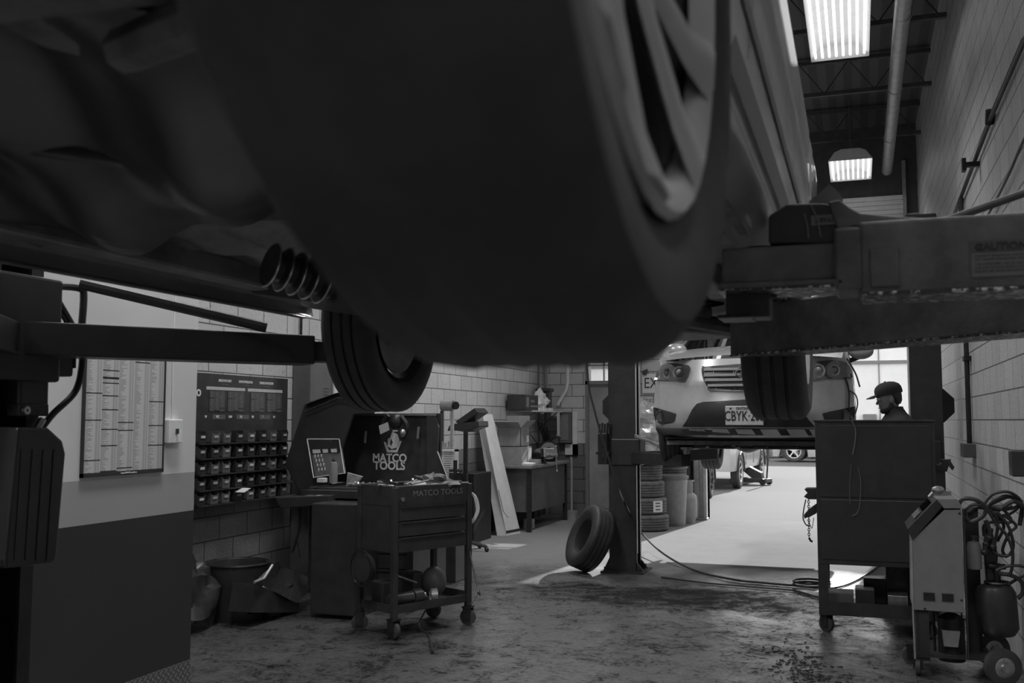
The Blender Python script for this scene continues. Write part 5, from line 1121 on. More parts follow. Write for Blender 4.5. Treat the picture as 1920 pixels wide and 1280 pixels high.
mb = MB(); mb.prism([H_(a, b, 8.3) for a, b in ((815, 779), (822, 800), (820, 846), (842, 905), (800, 905), (800, 779))], (0, .03, 0)); mb.build('hutch_side', M['plastic'], tc)
mb = MB(); mb.box(H_(660, 777).x, H_(820, 779).x, hy - .03, hy, H_(700, 779).z, H_(700, 776).z); mb.build('lit_edge_strip', M['steel'], tc)  # steel strip paints in the light on the panel's top edge
mb = MB(); mb.tube([H_(820, 846, 8.28), H_(840, 898, 8.28)], .004, 6); mb.build('edge_trim', M['white'], tc)
# logo
def LP(X, Y): return H_(520 + X * .2187, 700 + Y * .2187, hy - .004)
text('brand_word', 'MATCO', M['white'], face_ny(LP(962, 727)) , .105, tc, xs=.93, bold=.003)
text('brand_word', 'TOOLS', M['white'], face_ny(LP(960, 793)), .105, tc, xs=.95, bold=.003)
mb = MB()
for pl in ([(912, 590), (930, 584), (955, 655), (1018, 655), (1048, 578), (1066, 578), (1028, 677), (940, 677)], [(945, 560), (975, 545), (965, 600), (975, 640), (945, 625)], [(985, 500), (1030, 520), (1045, 570), (1025, 635), (980, 648), (968, 640), (990, 590), (968, 540)], [(985, 485), (1030, 485), (1035, 495), (990, 500)]):
    mb.prism([LP(a, b) for a, b in pl], (0, .003, 0))
mb.build('emblem', M['white'], tc)
# hanging things in hutch
t = thing('spray_gun', 'steel air gun hanging in the hutch above the emblem', 'air tool', H_(722, 795, 8.15))
mb = MB(); mb.tube(curve([H_(728, 778, 8.15), H_(722, 785, 8.15), H_(718, 796, 8.15), H_(722, 808, 8.15)]), .022, 8); mb.ell(H_(742, 790, 8.15), (.06, .05, .07), 14, 10); mb.tube(curve([H_(752, 780, 8.15), H_(762, 795, 8.15), H_(762, 808, 8.15), H_(754, 822, 8.15)]), .02, 8); mb.build('gun_body', M['blackm'], t, smooth=True)
mb = MB(); mb.prism([H_(a, b, 8.1) for a, b in ((710, 798), (727, 791), (730, 806), (713, 814))], (0, .003, 0)); mb.build('paper_tag', M['label'], t)
mb = MB(); mb.ell(H_(755, 812, 8.12), (.03, .03, .04), 12, 8); mb.build('air_fitting', M['steel'], t, smooth=True)
for px, py, l in ((684, 820, 'slim driver hanging at the left of the hutch panel'), (783, 812, 'slim pale driver hanging at the right of the hutch panel')):
    mb = MB(); mb.tube([H_(px + 2, py - 12, 8.28), H_(px, py + 10, 8.28)], .012, 8); tag(mb.build('hanging_driver', M['grey'], smooth=True), l, 'tool', 'drivers hanging on the hutch panel')
# clear lidded case
a, b_, c, d_ = H_(576, 823, 7.95), H_(636, 823, 7.95), H_(646, 887, 7.88), H_(588, 895, 7.88)
cs = thing('sorter_case', 'clear lidded case of small bulbs propped open in the hutch at left', 'case', (c + d_) / 2)
mb = MB(); mb.tube([a, b_, c, d_, a], .006, 8); mb.build('case_rim', M['white'], cs, smooth=True)
mb = MB(); mb.add([a, b_, c, d_], [(0, 1, 2, 3)]); o = mb.build('case_lid', M['glassclear'], cs)
mb = MB(); ofs = Vector((0, .03, 0)); mb.add([a + ofs, b_ + ofs, c + ofs, d_ + ofs], [(0, 1, 2, 3)]); mb.build('case_back', M['grey'], cs)
def CP(u, v): return a * (1 - u) * (1 - v) + b_ * u * (1 - v) + c * u * v + d_ * (1 - u) * v + Vector((0, .015, 0))
for u0, u1 in ((.08, .32), (.4, .56), (.66, .84)):
    mb = MB(); mb.prism([CP(u0, .28), CP(u1, .28), CP(u1, .38), CP(u0, .38)], (0, .003, 0)); mb.build('case_label', M['whitemat'], cs)
for j_ in range(4):
    for i_ in range(3):
        mb = MB(); mb.ell(CP(.13 + .1 * i_ + .015 * j_, .46 + .12 * j_), (.009, .008, .02), 8, 6); mb.build('bulb', M['whitemat'], cs, smooth=True)
# bottle, bag, clutter on the hutch deck
bt_ = thing('spray_bottle', 'dusty spray can standing before the sorter case', 'bottle', H_(625, 905, 7.8))
p = H_(625, 905, 7.8); mb = MB(); mb.lathe([(.001, 0), (.037, 0), (.037, .16), (.03, .18), (.012, .185), (.001, .185)], 20, Matrix.Translation(p)); mb.build('can', M['grey'], bt_, smooth=True)
mb = MB(); mb.lathe([(.014, .18), (.014, .2), (.01, .21), (.001, .21)], 12, Matrix.Translation(p)); mb.build('nozzle', M['black'], bt_)
p = H_(666, 900, 7.78); mb = MB(); mb.prism([H_(651, 885, 7.8), H_(680, 893, 7.8), H_(668, 910, 7.8), H_(648, 912, 7.8)], (0, .02, 0)); tag(mb.build('zip_bag', M['wrap'], bev=.006), 'clear zip bag of screws standing on the hutch deck', 'bag')
ld = H_(640, 927, 7.72).z
random.seed(44); dz = 1.024
wd = ['left of the zip bag', 'before the zip bag', 'right of the zip bag', 'nearest the deck edge', 'under the paper end', 'farthest back on the deck', 'standing a little tilted', 'beside the jar', 'right of the jar', 'at the right end of the pile']
for i_ in range(10):
    x = H_(652 + i_ * 8, 915, 7.82).x; y = 7.74 + random.random() * .2; a_ = random.uniform(0, PI); d = Vector((math.cos(a_), math.sin(a_) * .6, random.uniform(0, .3))) * random.uniform(.03, .06); p = Vector((x, y, dz + .012)); mb = MB(); mb.tube([p - d * .6 + Vector((0, 0, .012)), p + d + Vector((0, 0, .01))], .0075, 8); e_ = p + d; mb.tube([e_, e_ + d * .4 + Vector((0, 0, .01))], .013, 8)
    tag(mb.build('socket_driver', M['bright'], smooth=True), 'small bright driver piece on the hutch deck, ' + wd[i_], 'tool', 'loose tools on the hutch deck')
t = thing('side_tray', 'black side tray holding cardboard pieces at the left end of the tool chest', 'tray', PY(575, 940, 7.66))
mb = MB(); mb.prism([PY(a_, b2, 7.66) for a_, b2 in ((541, 929), (640, 925), (640, 942), (555, 949), (548, 944))], (0, -.22, 0)); mb.build('tray_shell', M['plastic'], t, bev=.008)
for px, w, l, m_ in ((573, 16, 'grey cardboard piece lying in the side tray', 'midgrey'), (593, 26, 'pale cardboard piece lying in the side tray', 'card')):
    a_ = PY(px, 935, 7.5); mb = MB(); mb.box(a_.x, a_.x + w / 235, 7.47, 7.55, PY(px, 942, 7.5).z, PY(px, 928, 7.5).z); tag(mb.build('cardboard_piece', M[m_]), l, 'cardboard', 'cardboard in the side tray')
for k, (px, py, w, h_, m_, l) in enumerate(((603, 900, 14, 8, 'whitemat', 'white label block under the sorter case'), (593, 917, 9, 6, 'grey', 'small grey box at the left of the hutch deck'), (636, 923, 10, 9, 'label', 'white capped jar on the hutch deck'), (618, 919, 7, 3, 'whitemat', 'tiny white slip on the hutch deck'))):
    a_ = PY(px - w / 2, py + h_ / 2, 7.72); b2 = PY(px + w / 2, py - h_ / 2, 7.72); mb = MB(); mb.box(a_.x, b2.x, 7.7, 7.76, a_.z, b2.z); tag(mb.build('small_part_box', M[m_], bev=.004), l, 'box')
mb = MB(); mb.tube(curve([PY(563, 948, 7.6), PY(562, 985, 7.6), PY(556, 1010, 7.6), PY(548, 1035, 7.6)]), .012, 8); mb.tube(curve([PY(556, 1010, 7.6), PY(560, 1030, 7.6), PY(563, 1045, 7.6)]), .006, 6)
tag(mb.build('hanging_cable', M['hose'], smooth=True), 'black cable hanging below the side tray of the tool chest', 'cable')
mb = MB(); mb.box(x0 + .02, H_(700, 900, 7.7).x, 7.55, 7.7, .94, 1.0); mb.build('deck_lip', M['black'], tc)
# ================================================================ SERVICE CART
A, B, C = G(738, 1198), G(872, 1172), G(667, 1182)
ux = (B - A).to_3d(); Lc = ux.length; ux.normalize(); uy = Vector((-ux.y, ux.x, 0)); Wc = .42
ang = math.atan2(ux.y, ux.x); CF = Matrix.Translation(A) @ Matrix.Rotation(ang, 4, 'Z')
Lc += .03
sc_ = thing('service_cart', 'black wheeled service cart with pierced MATCO TOOLS letters and clutter on shelves', 'tool cart', CF @ Vector((Lc / 2, Wc / 2, 0)))
ct = 1.1
for i_, (x, y) in enumerate(((0, 0), (Lc, 0), (0, Wc), (Lc, Wc))):
    mb = MB(CF); mb.box(x - .022, x + .022, y - .022, y + .022, .14, ct); mb.build('corner_post', M['black'], sc_, bev=.005)
    w = CF @ Vector((x, y, 0)); caster(sc_, w.x, w.y, .062, .045, .145, ang + .4 * i_)
mb = MB(CF); mb.box(0, Lc, 0, Wc, .18, .2); mb.box(0, Lc, -.01, .005, .18, .24); mb.box(-.01, .005, 0, Wc, .18, .24); mb.box(Lc - .005, Lc + .01, 0, Wc, .18, .26); mb.build('bottom_shelf', M['black'], sc_)
mb = MB(CF); mb.box(0, Lc, 0, Wc, ct - .12, ct - .1); mb.box(0, Lc, Wc - .005, Wc + .01, ct - .14, ct); mb.box(-.01, .005, 0, Wc, ct - .14, ct); mb.box(Lc - .005, Lc + .01, 0, Wc, ct - .14, ct); mb.box(0, Lc, -.012, .0, ct - .14, ct); mb.build('top_tray', M['black'], sc_)
mb = MB(CF)
for a_, b2 in (((0, 0), (Lc, 0)), ((0, 0), (0, Wc)), ((Lc, 0), (Lc, Wc)), ((0, Wc), (Lc, Wc))): mb.tube([(a_[0], a_[1], ct), (b2[0], b2[1], ct)], .011, 8)
mb.build('tray_rim', M['blackm'], sc_, smooth=True)
for k in range(3):
    z = .62 + k * .115; mb = MB(CF); mb.box(.03, Lc - .03, -.012, Wc - .02, z, z + .108); d = mb.build('drawer', M['black'], sc_, bev=.003); mb = MB(CF); mb.box(.05, Lc - .05, -.02, -.01, z + .09, z + .1); mb.build('drawer_pull', M['blackm'], d)
mb = MB(CF); mb.box(-.008, -.002, .02, Wc - .02, .62, ct - .12); mb.build('end_panel', M['black'], sc_)
f_ = CF @ Matrix.Translation((Lc * .56, -.0135, ct - .055)) @ Matrix.Rotation(PI / 2, 4, 'X')
text('pierced_letters', 'MATCO TOOLS', M['grey'], f_, .062, sc_, xs=1.15, ext=.0008)
mb = MB(); mb.lathe([(.001, 0), (.016, 0), (.016, .012), (.001, .012)], 16, CF @ Matrix.Translation((.06, -.012, ct - .09)) @ Matrix.Rotation(PI / 2, 4, 'X')); mb.build('lock', M['steel'], sc_, smooth=True)
# junk on the cart
random.seed(12)
names_ = [('socket', 'socket'), ('wrench', 'wrench'), ('bolt', 'bolt')]
spots = [(-.02 + .055 * i_, .06 + .28 * random.random()) for i_ in range(12)]
wl = ['nearest the emblem-side corner', 'beside the tray corner', 'angled across the tray', 'lying flat near the front rim', 'crossing another tool', 'tilted on the rag side', 'half under the clutter', 'in the middle of the tray', 'right of the tray middle', 'before the rolled rag', 'touching the rag', 'at the far right corner']
for i_, (x, y) in enumerate(spots):
    a_ = random.uniform(0, PI); z = ct - .03 + random.uniform(.0, .035); z += .02; d = Vector((math.cos(a_), math.sin(a_), random.uniform(-.2, .35))) * random.uniform(.07, .12); p = Vector((x + .08, y, z))
    mb = MB(CF); mb.tube([p - d, p + d], .008, 6); e_ = p + d; mb.lathe([(.008, -.006), (.019, -.006), (.019, .006), (.008, .006)], 10, Matrix.Translation(e_) @ Matrix.Rotation(a_, 4, 'Z') @ Matrix.Rotation(1.2, 4, 'X'), True)
    tag(mb.build('wrench', M['bright'], smooth=True), 'steel wrench on the service cart top, ' + wl[i_], 'wrench', 'wrenches on the service cart')
mb = MB(); p = CF @ Vector((Lc * .7, .16, ct + .0)); mb.add(*blob(p, (.17, .12, .065), 24, 12, .35, 21)); tag(mb.build('shop_rag', M['midgrey'], smooth=True), 'crumpled rag on the right end of the service cart top', 'rag')
mb = MB(); p = CF @ Vector((Lc * .42, .1, ct - .01)); mb.box(-.06, .06, -.04, .04, 0, .012, frame(p, ang - .3, rx=1.1)); o = tag(mb.build('printed_packet', M['whitemat'], bev=.002), 'small printed packet standing in the middle of the service cart', 'packet')
mb = MB(); p = CF @ Vector((Lc * .2, .18, ct - .05)); mb.box(-.13, .13, -.006, .006, 0, .02, frame(p + Vector((0, 0, .05)), ang - .6, ry=.25)); tag(mb.build('file_tool', M['blackm']), 'long flat file lying across the service cart tray', 'file')
p = CF @ Vector((Lc * .93, .1, ct - .1)); t = thing('mini_vise', 'small clamp fixed at the right corner of the service cart', 'clamp', p)
mb = MB(); mb.box(-.04, .04, -.03, .03, .08, .18, frame(p, ang)); mb.cyl(p + Vector((0, 0, .1)), p + Vector((0, 0, .28)), .016); mb.tube([p + Vector((-.05, 0, .2)), p + Vector((.06, 0, .2))], .012, 8); mb.build('clamp_body', M['blackm'], t)
# cables on the right end
mb = MB(); p = CF @ Vector((Lc + .04, .05, ct - .06))
for k in range(3): mb.tube(curve([p + Vector((0, 0, 0)), p + Vector((.05 + .01 * k, 0, -.05)), p + Vector((.07 + .01 * k, .01, -.16)), p + Vector((.03, 0, -.24 - .01 * k)), p + Vector((.0, 0, -.16)), p + Vector((-.005, 0, -.04))]), .006, 6)
tag(mb.build('pale_cable_coil', M['white'], smooth=True), 'pale cable coil hanging on the right end of the service cart', 'cable')
mb = MB(); mb.tube(curve([CF @ Vector((Lc + .03, .05, .9)), CF @ Vector((Lc + .035, .03, .6)), G(898, 1110, .4) , CF @ Vector((Lc + .1, -.02, .25)), CF @ Vector((Lc - .02, -.05, .16)), ]), .006, 6); tag(mb.build('cord', M['hose'], smooth=True), 'black cord hanging down the right post of the service cart', 'cord')
mb = MB(); mb.tube(curve([CF @ Vector((.3, .0, .17)), G(786, 1172, .06), G(803, 1190, .015), G(808, 1210, .012)]), .006, 6); mb.tube([G(806, 1200, .014), G(811, 1222, .014)], .012, 8); tag(mb.build('trailing_lead', M['hose'], smooth=True), 'black lead with plug trailing on the floor before the service cart', 'lead')
# items on the lower shelf
def cpos(x, y, z=.2): return CF @ Vector((x, y, z))
t = thing('angle_grinder', 'dark hand grinder with steel nose lying on the lower cart shelf', 'power tool', cpos(.2, .12))
mb = MB(CF); mb.cyl((.02, .1, .265), (.22, .06, .27), .045); mb.cyl((.22, .06, .27), (.3, .06, .27), .055); mb.build('motor_housing', M['plastic'], t, smooth=True)
mb = MB(CF); mb.cyl((.3, .05, .27), (.33, .05, .27), .03); mb.build('nose', M['steel'], t, smooth=True)
t = thing('pipe_ring', 'steel ring clamp at the front edge of the lower cart shelf', 'ring', cpos(.4, .03))
mb = MB(); mb.lathe([(.045, -.025), (.055, -.025), (.055, .025), (.045, .025)], 24, CF @ Matrix.Translation((.42, .05, .258)) @ Matrix.Rotation(1.1, 4, 'Z') @ Matrix.Rotation(PI / 2, 4, 'X'), True); mb.build('ring_band', M['steel'], t, smooth=True)
mb = MB(); p = cpos(.55, .2, .33); mb.ell(p, (.1, .1, .12), 24, 14); tag(mb.build('round_container', M['midgrey'], smooth=True), 'round dull grey container on the right of the lower cart shelf', 'container')
mb = MB(CF); mb.box(.36, .46, .22, .36, .2, .42); tag(mb.build('oil_jug', M['black'], bev=.02), 'black jug behind the ring clamp on the lower cart shelf', 'jug')
mb = MB(CF); mb.box(.06, .26, .22, .36, .2, .38); tag(mb.build('tool_case', M['plastic'], bev=.015), 'black case at the back of the lower cart shelf', 'case')
mb = MB(CF); mb.tube([(.2, .3, .42), (.3, .1, .36)], .009, 6); tag(mb.build('pry_bar', M['steel'], smooth=True), 'thin bright bar resting over the case on the lower cart shelf', 'bar')
# reel on the left end of the cart
p = G(692, 1060 + 0, .0); pc = CF @ Vector((-.03, .24, .5)); t = thing('hose_reel', 'dark ribbed hose reel hung on the left end of the service cart', 'reel', pc)
mb = MB(); rf_ = CF @ Matrix.Translation((-.06, .24, .5)) @ Matrix.Rotation(-PI / 2, 4, 'Y')
mb.lathe([(.001, .0)] + [(.09 + .012 * (k % 2), .005 * k) for k in range(12)] + [(.001, .06)], 28, rf_); mb.build('reel_drum', M['plastic'], t, smooth=True)
mb = MB(); mb.lathe([(.125, .06), (.135, .06), (.135, .068), (.125, .068)], 32, rf_, True); mb.build('reel_rim', M['blackm'], t, smooth=True)
# ================================================================ BAGS AND BINS LOW ON THE LEFT
def lf(px, py, x=-4.75): return PX(px, py, x)
t = thing('waste_bucket', 'black round tub with steel rim against the block wall under the bin rack', 'tub', (-4.8, 7.6, 0))
c = PX(455, 1055, -4.75); Rb = .26
mb = MB(); mb.lathe([(.001, 0), (Rb * .8, 0), (Rb, c.z), (Rb - .02, c.z), (Rb * .76, .03), (.001, .03)], 32, Matrix.Translation((-4.8, c.y, 0))); mb.build('tub_wall', M['plastic'], t, smooth=True)
mb = MB(); mb.tube(circ((-4.8, c.y, c.z), Rb), .012, 8); mb.build('tub_rim', M['blackm'], t, smooth=True)
mb = MB(); pts = [PX(a_, b2, -4.5) for a_, b2 in ((475, 1090), (512, 1058), (524, 1060), (578, 1090), (560, 1128), (545, 1125))]
c2 = G(540, 1140); t = thing('tipped_tray', 'dented steel drip tray tipped on its side beside the tub', 'tray', c2)
S = lambda px, py, x=-4.42: PX(px, py, x)
mb.v = []; mb.f = []
mb.loft([[S(478, 1090), S(510, 1060), S(522, 1052)], [S(490, 1096, -4.46), S(524, 1076, -4.46), S(532, 1062, -4.46)], [S(545, 1125), S(556, 1096, -4.5), S(572, 1078, -4.6)], [S(560, 1128, -4.4), S(578, 1108, -4.5), S(586, 1090, -4.6)]])
mb.build('tray_pan', M['steel'], t, smooth=True)
mb = MB(); mb.tube([S(477, 1091), S(495, 1084), S(511, 1059)], .011, 8); mb.build('tray_rim', M['galv'], t, smooth=True); mb = MB(); mb.prism([S(a_, b2, -4.45) for a_, b2 in ((478, 1093), (545, 1127), (562, 1130), (560, 1148), (470, 1148))], (-.2, 0, 0)); mb.build('tray_body', M['black'], t)
mb = MB(); 
for k in range(4): mb.box(-5.0, -4.7 - .01 * k, 8.5, 8.9, .0 + .085 * k, .075 + .085 * k)
tag(mb.build('carton_bundle', M['card'], bev=.006), 'flattened cartons stacked low against the block wall', 'cardboard')
mb = MB(); mb.add(*blob((-4.9, 6.55, .24), (.18, .3, .26), 24, 14, .2, 31)); tag(mb.build('rubbish_sack', M['black'], smooth=True), 'black rubbish sack slumped in the corner behind the partition', 'sack')
mb = MB(); mb.add(*blob((-4.65, 7.25, .16), (.2, .3, .17), 24, 14, .2, 33)); tag(mb.build('rubbish_sack', M['black'], smooth=True), 'flatter black sack lying before the round tub', 'sack')
# ================================================================ RIGHT TOOL CABINET
yc = 8.0; K_ = lambda px, py, y=yc: PY(px, py, y)
rc = thing('tool_cabinet', 'tall black tool cabinet on casters standing before the mechanic', 'tool cabinet', (.2, 8.2, 0))
xa, xb = K_(1530, 900).x, K_(1755, 900).x
zb_ = K_(1600, 1060).z
mb = MB(); mb.box(xa, xb, yc, yc + .5, zb_, 1.592); mb.build('cabinet_body', M['black'], rc, bev=.006)
mb = MB(); mb.box(xa - .01, xb + .01, yc - .012, yc + .5, 1.585, 1.6); mb.build('cabinet_top', M['black'], rc, bev=.004)
mb = MB(); mb.box(xa + .03, xb - .03, yc - .008, yc, zb_ + .04, 1.0); mb.box(xa + .03, xb - .03, yc - .008, yc, 1.02, 1.56); mb.build('back_panel', M['plastic'], rc, bev=.003)
zsh = K_(1600, 1150).z
for x in (xa, xb - .07):
    for y0_ in (yc, yc + .45): mb = MB(); mb.box(x, x + .07, y0_, y0_ + .05, zsh - .02, zb_); mb.build('leg', M['black'], rc)
mb = MB(); mb.box(xa, xb, yc, yc + .5, zsh, zsh + .03); mb.box(xa, xb, yc - .008, yc, zsh - .02, zsh + .08); mb.build('lower_shelf', M['black'], rc)
for x in (xa + .05, xb - .08):
    for y in (yc + .06, yc + .44): caster(rc, x, y, .062, .045, zsh - .02, .9 if y < yc + .2 else 0)
def boxon(name, px0, px1, py0, py1, m, label, cat, y=yc + .1, d=.2, bev=.008):
    a = K_(px0, py1, y); b = K_(px1, py0, y); mb = MB(); mb.box(a.x, b.x, y, y + d, zsh + .03, max(b.z, zsh + .06)); return tag(mb.build(name, M[m], bev=bev), label, cat)
boxon('parts_tray', 1544, 1600, 1112, 1124, 'midgrey', 'flat grey tray at the left of the tool cabinet shelf', 'tray')
boxon('black_case', 1604, 1640, 1105, 1124, 'black', 'low black case in the middle of the tool cabinet shelf', 'case')
boxon('machine_box', 1620, 1672, 1086, 1124, 'black', 'taller black box at the back of the tool cabinet shelf', 'box', yc + .32, .14)
boxon('jack_body', 1662, 1700, 1060, 1124, 'blackm', 'dark hydraulic unit at the right of the tool cabinet shelf', 'jack', yc + .3, .12)
boxon('steel_cover', 1665, 1702, 1118, 1124, 'steel', 'bright sheet of steel at the right of the tool cabinet shelf', 'sheet', yc + .05, .2, .002)
# holder at the left with chain
t = thing('side_holder', 'black side holder with tools hooked on the left of the tool cabinet', 'tool holder', K_(1520, 930))
mb = MB(); mb.prism([K_(a, b, yc + .1) for a, b in ((1508, 917), (1512, 915), (1531, 915), (1531, 936), (1516, 936), (1507, 931), (1514, 924))], (0, .12, 0)); mb.prism([K_(a, b, yc + .12) for a, b in ((1507, 965), (1517, 954), (1531, 944), (1531, 962), (1520, 968), (1508, 972))], (0, .06, 0)); mb.build('holder', M['black'], t, bev=.004)
mb = MB(); mb.tube(curve([K_(1511, 936), K_(1507, 955), K_(1506, 972), K_(1512, 984), K_(1518, 985)]), .005, 6); mb.tube(curve([K_(1516, 975), K_(1522, 990), K_(1526, 970)]), .003, 6); mb.build('wire_loop', M['black'], t)
ch = MB(); p0, p1 = K_(1516, 934, yc + .13), K_(1517, 1008, yc + .13); n = 17
for k in range(n):
    c = p0 + (p1 - p0) * (k + .5) / n; r_ = (p0.z - p1.z) / n * .68
    ch.tube([c + Vector(((.008 * math.cos(a)) if k % 2 else 0, 0 if k % 2 else .008 * math.cos(a), r_ * math.sin(a))) for a in [2 * PI * j / 10 for j in range(11)]], .0028, 5)
ch.tube([p1, p1 + Vector((.01, 0, -.02)), p1 + Vector((.025, 0, -.03))], .009, 6); tag(ch.build('chain', M['blackm'], smooth=True), 'short steel chain hanging from the side holder', 'chain')
# cables on its back
mb = MB(); mb.tube(curve([K_(1596, 786, yc - .02), K_(1604, 805, yc - .02), K_(1603, 830, yc - .02), K_(1599, 852, yc - .02)]), .006, 6); mb.tube(curve([K_(1609, 875, yc - .02), K_(1614, 905, yc - .02), K_(1612, 945, yc - .02), K_(1607, 962, yc - .02), K_(1598, 967, yc - .02)]), .004, 6); mb.tube(curve([K_(1596, 870, yc - .02), K_(1593, 910, yc - .02), K_(1594, 945, yc - .02)]), .003, 6)
tag(mb.build('power_cord', M['midgrey'], smooth=True), 'grey cord draped down the back of the tool cabinet', 'cord')
# impact gun / spray head on the right side
t = thing('impact_gun', 'black air gun held out on the right side of the tool cabinet', 'air tool', K_(1770, 870))
mb = MB(); mb.prism([K_(a, b, yc + .1) for a, b in ((1755, 872), (1765, 869), (1763, 859), (1768, 861), (1780, 861), (1783, 860), (1783, 865), (1790, 876), (1786, 882), (1779, 873), (1776, 884), (1764, 884), (1764, 878), (1755, 877))], (0, .06, 0)); mb.build('gun_body', M['black'], t, bev=.004)
# ================================================================ MECHANIC
py_, px_ = 8.95, PY(1662, 800, 8.95).x
per = thing('person', 'mechanic in dark cap and dark shirt standing in profile behind the tool cabinet', 'person', (px_ + .06, py_, 0))
def skin_obj(name, verts, edges, m, parent, sub=2, root=0):
    me = bpy.data.meshes.new(name); o_ = worldloc(parent); me.from_pydata([Vector(v[0]) - o_ for v in verts], edges, []); me.materials.append(m)
    ob = bpy.data.objects.new(name, me); COL.objects.link(ob); ob.parent = parent
    md = ob.modifiers.new('skin', 'SKIN'); md.use_smooth_shade = True
    sv = me.skin_vertices[0].data if me.skin_vertices else None
    if sv is None:
        bm = bmesh.new(); bm.from_mesh(me); lay = bm.verts.layers.skin.verify()
        bm.verts.ensure_lookup_table()
        for i, v in enumerate(verts):
            r_ = v[1]; bm.verts[i][lay].radius = r_ if isinstance(r_, tuple) else (r_, r_); bm.verts[i][lay].use_root = (i == root)
        bm.to_mesh(me); bm.free()
    s = ob.modifiers.new('sub', 'SUBSURF'); s.levels = sub; s.render_levels = sub
    return ob
bx = px_ + .08; BS = 1.07
PF_ = Matrix.Translation((bx, py_, 0)) @ Matrix.Rotation(.3, 4, 'Z')
def P(x, y, z): return tuple(PF_ @ Vector((x, y, z * BS)))
def limb(mb, pts, rad): mb.tube(curve(pts, 5), .05, 14, True, [rad[min(len(rad) - 1, i // 5)] * (1 - (i % 5) / 5) + rad[min(len(rad) - 1, i // 5 + 1)] * ((i % 5) / 5) for i in range((len(pts) - 1) * 5 + 1)])
mb = MB()
limb(mb, [P(0, 0, .9), P(0, 0, 1.12), P(-.01, 0, 1.3), P(0, 0, 1.42)], [.115, .105, .115, .09]); limb(mb, [P(0, 0, 1.42), P(-.02, 0, 1.54), P(-.045, 0, 1.61), P(-.05, 0, 1.65)], [.075, .058, .055, .055])
for s in (-1, 1):
    limb(mb, [P(0, 0, 1.42), P(0, s * .17, 1.43), P(-.04, s * .24, 1.2), P(-.24, s * .2, 1.09), P(-.31, s * .17, 1.05)], [.06, .058, .046, .036, .026])
    limb(mb, [P(0, s * .05, .92), P(0, s * .1, .86), P(-.01, s * .11, .5), P(.03, s * .11, .1), P(.02, s * .11, .04)], [.1, .088, .06, .042, .04]); limb(mb, [P(.03, s * .11, .04), P(-.05, s * .115, .04), P(-.13, s * .12, .035)], [.038, .036, .03])
    h = Vector(P(-.33, s * .16, 1.04)); mb.ell(h, (.045, .034, .018), 14, 8)
    for k in range(4):
        o_ = (k - 1.5) * .018; l = (.03, .037, .034, .025)[k]; limb(mb, [h + Vector((-.02, o_, 0)), h + Vector((-.045, o_, 0)), h + Vector((-.045 - l, o_, -.012)), h + Vector((-.045 - l * 1.5, o_, -.04))], [.010, .0095, .0085, .0075])
    limb(mb, [h + Vector((.02, -s * .02, 0)), h + Vector((-.005, -s * .04, -.012)), h + Vector((-.04, -s * .048, -.03))], [.012, .011, .0085])
bo = mb.build('body', M['skin'], per, smooth=True)
rm = bo.modifiers.new('remesh', 'REMESH'); rm.mode = 'VOXEL'; rm.voxel_size = .0065; rm.use_smooth_shade = True
sm_ = bo.modifiers.new('smooth', 'SMOOTH'); sm_.iterations = 3; sm_.factor = .5
mb = MB(); secs = []
for z, cx_, dx_, dy_ in ((.93, 0, .135, .18), (1.1, 0, .135, .175), (1.28, -.01, .145, .2), (1.38, -.005, .145, .225), (1.44, .0, .135, .235), (1.49, .005, .115, .215), (1.525, .005, .095, .16), (1.55, .0, .078, .11), (1.585, -.012, .07, .075), (1.6, -.014, .068, .07)):
    secs.append([P(cx_ + dx_ * math.cos(2 * PI * k / 28), dy_ * math.sin(2 * PI * k / 28) * 1.0, z) for k in range(28)])
mb.loft(secs, True, False)
for s in (-1, 1): mb.tube(curve([P(0, s * .15, 1.44), P(0, s * .215, 1.4), P(-.03, s * .25, 1.28), P(-.04, s * .255, 1.2)], 4), .07, 14, True)
mb.build('work_shirt', M['cloth'], per, smooth=True)
mb = MB(); mb.loft([[P(dx_ * math.cos(2 * PI * k / 24), dy_ * math.sin(2 * PI * k / 24), z) for k in range(24)] for z, dx_, dy_ in ((.97, .13, .17), (.9, .14, .19), (.8, .13, .2))], True, True)
for s in (-1, 1): mb.tube(curve([P(0, s * .09, .86), P(-.01, s * .11, .5), P(.03, s * .11, .1), P(.03, s * .11, .06)], 4), .09, 14, True, [.115 - .0035 * k for k in range(13)])
mb.build('work_trousers', M['cloth'], per, smooth=True)
for s, dx in ((-1, 0), (1, .02)):
    mb = MB(); mb.ell(P(-.04 + dx, s * .115, .048), (.15, .05, .055), 18, 10); mb.build('work_boot', M['black'], per, smooth=True)
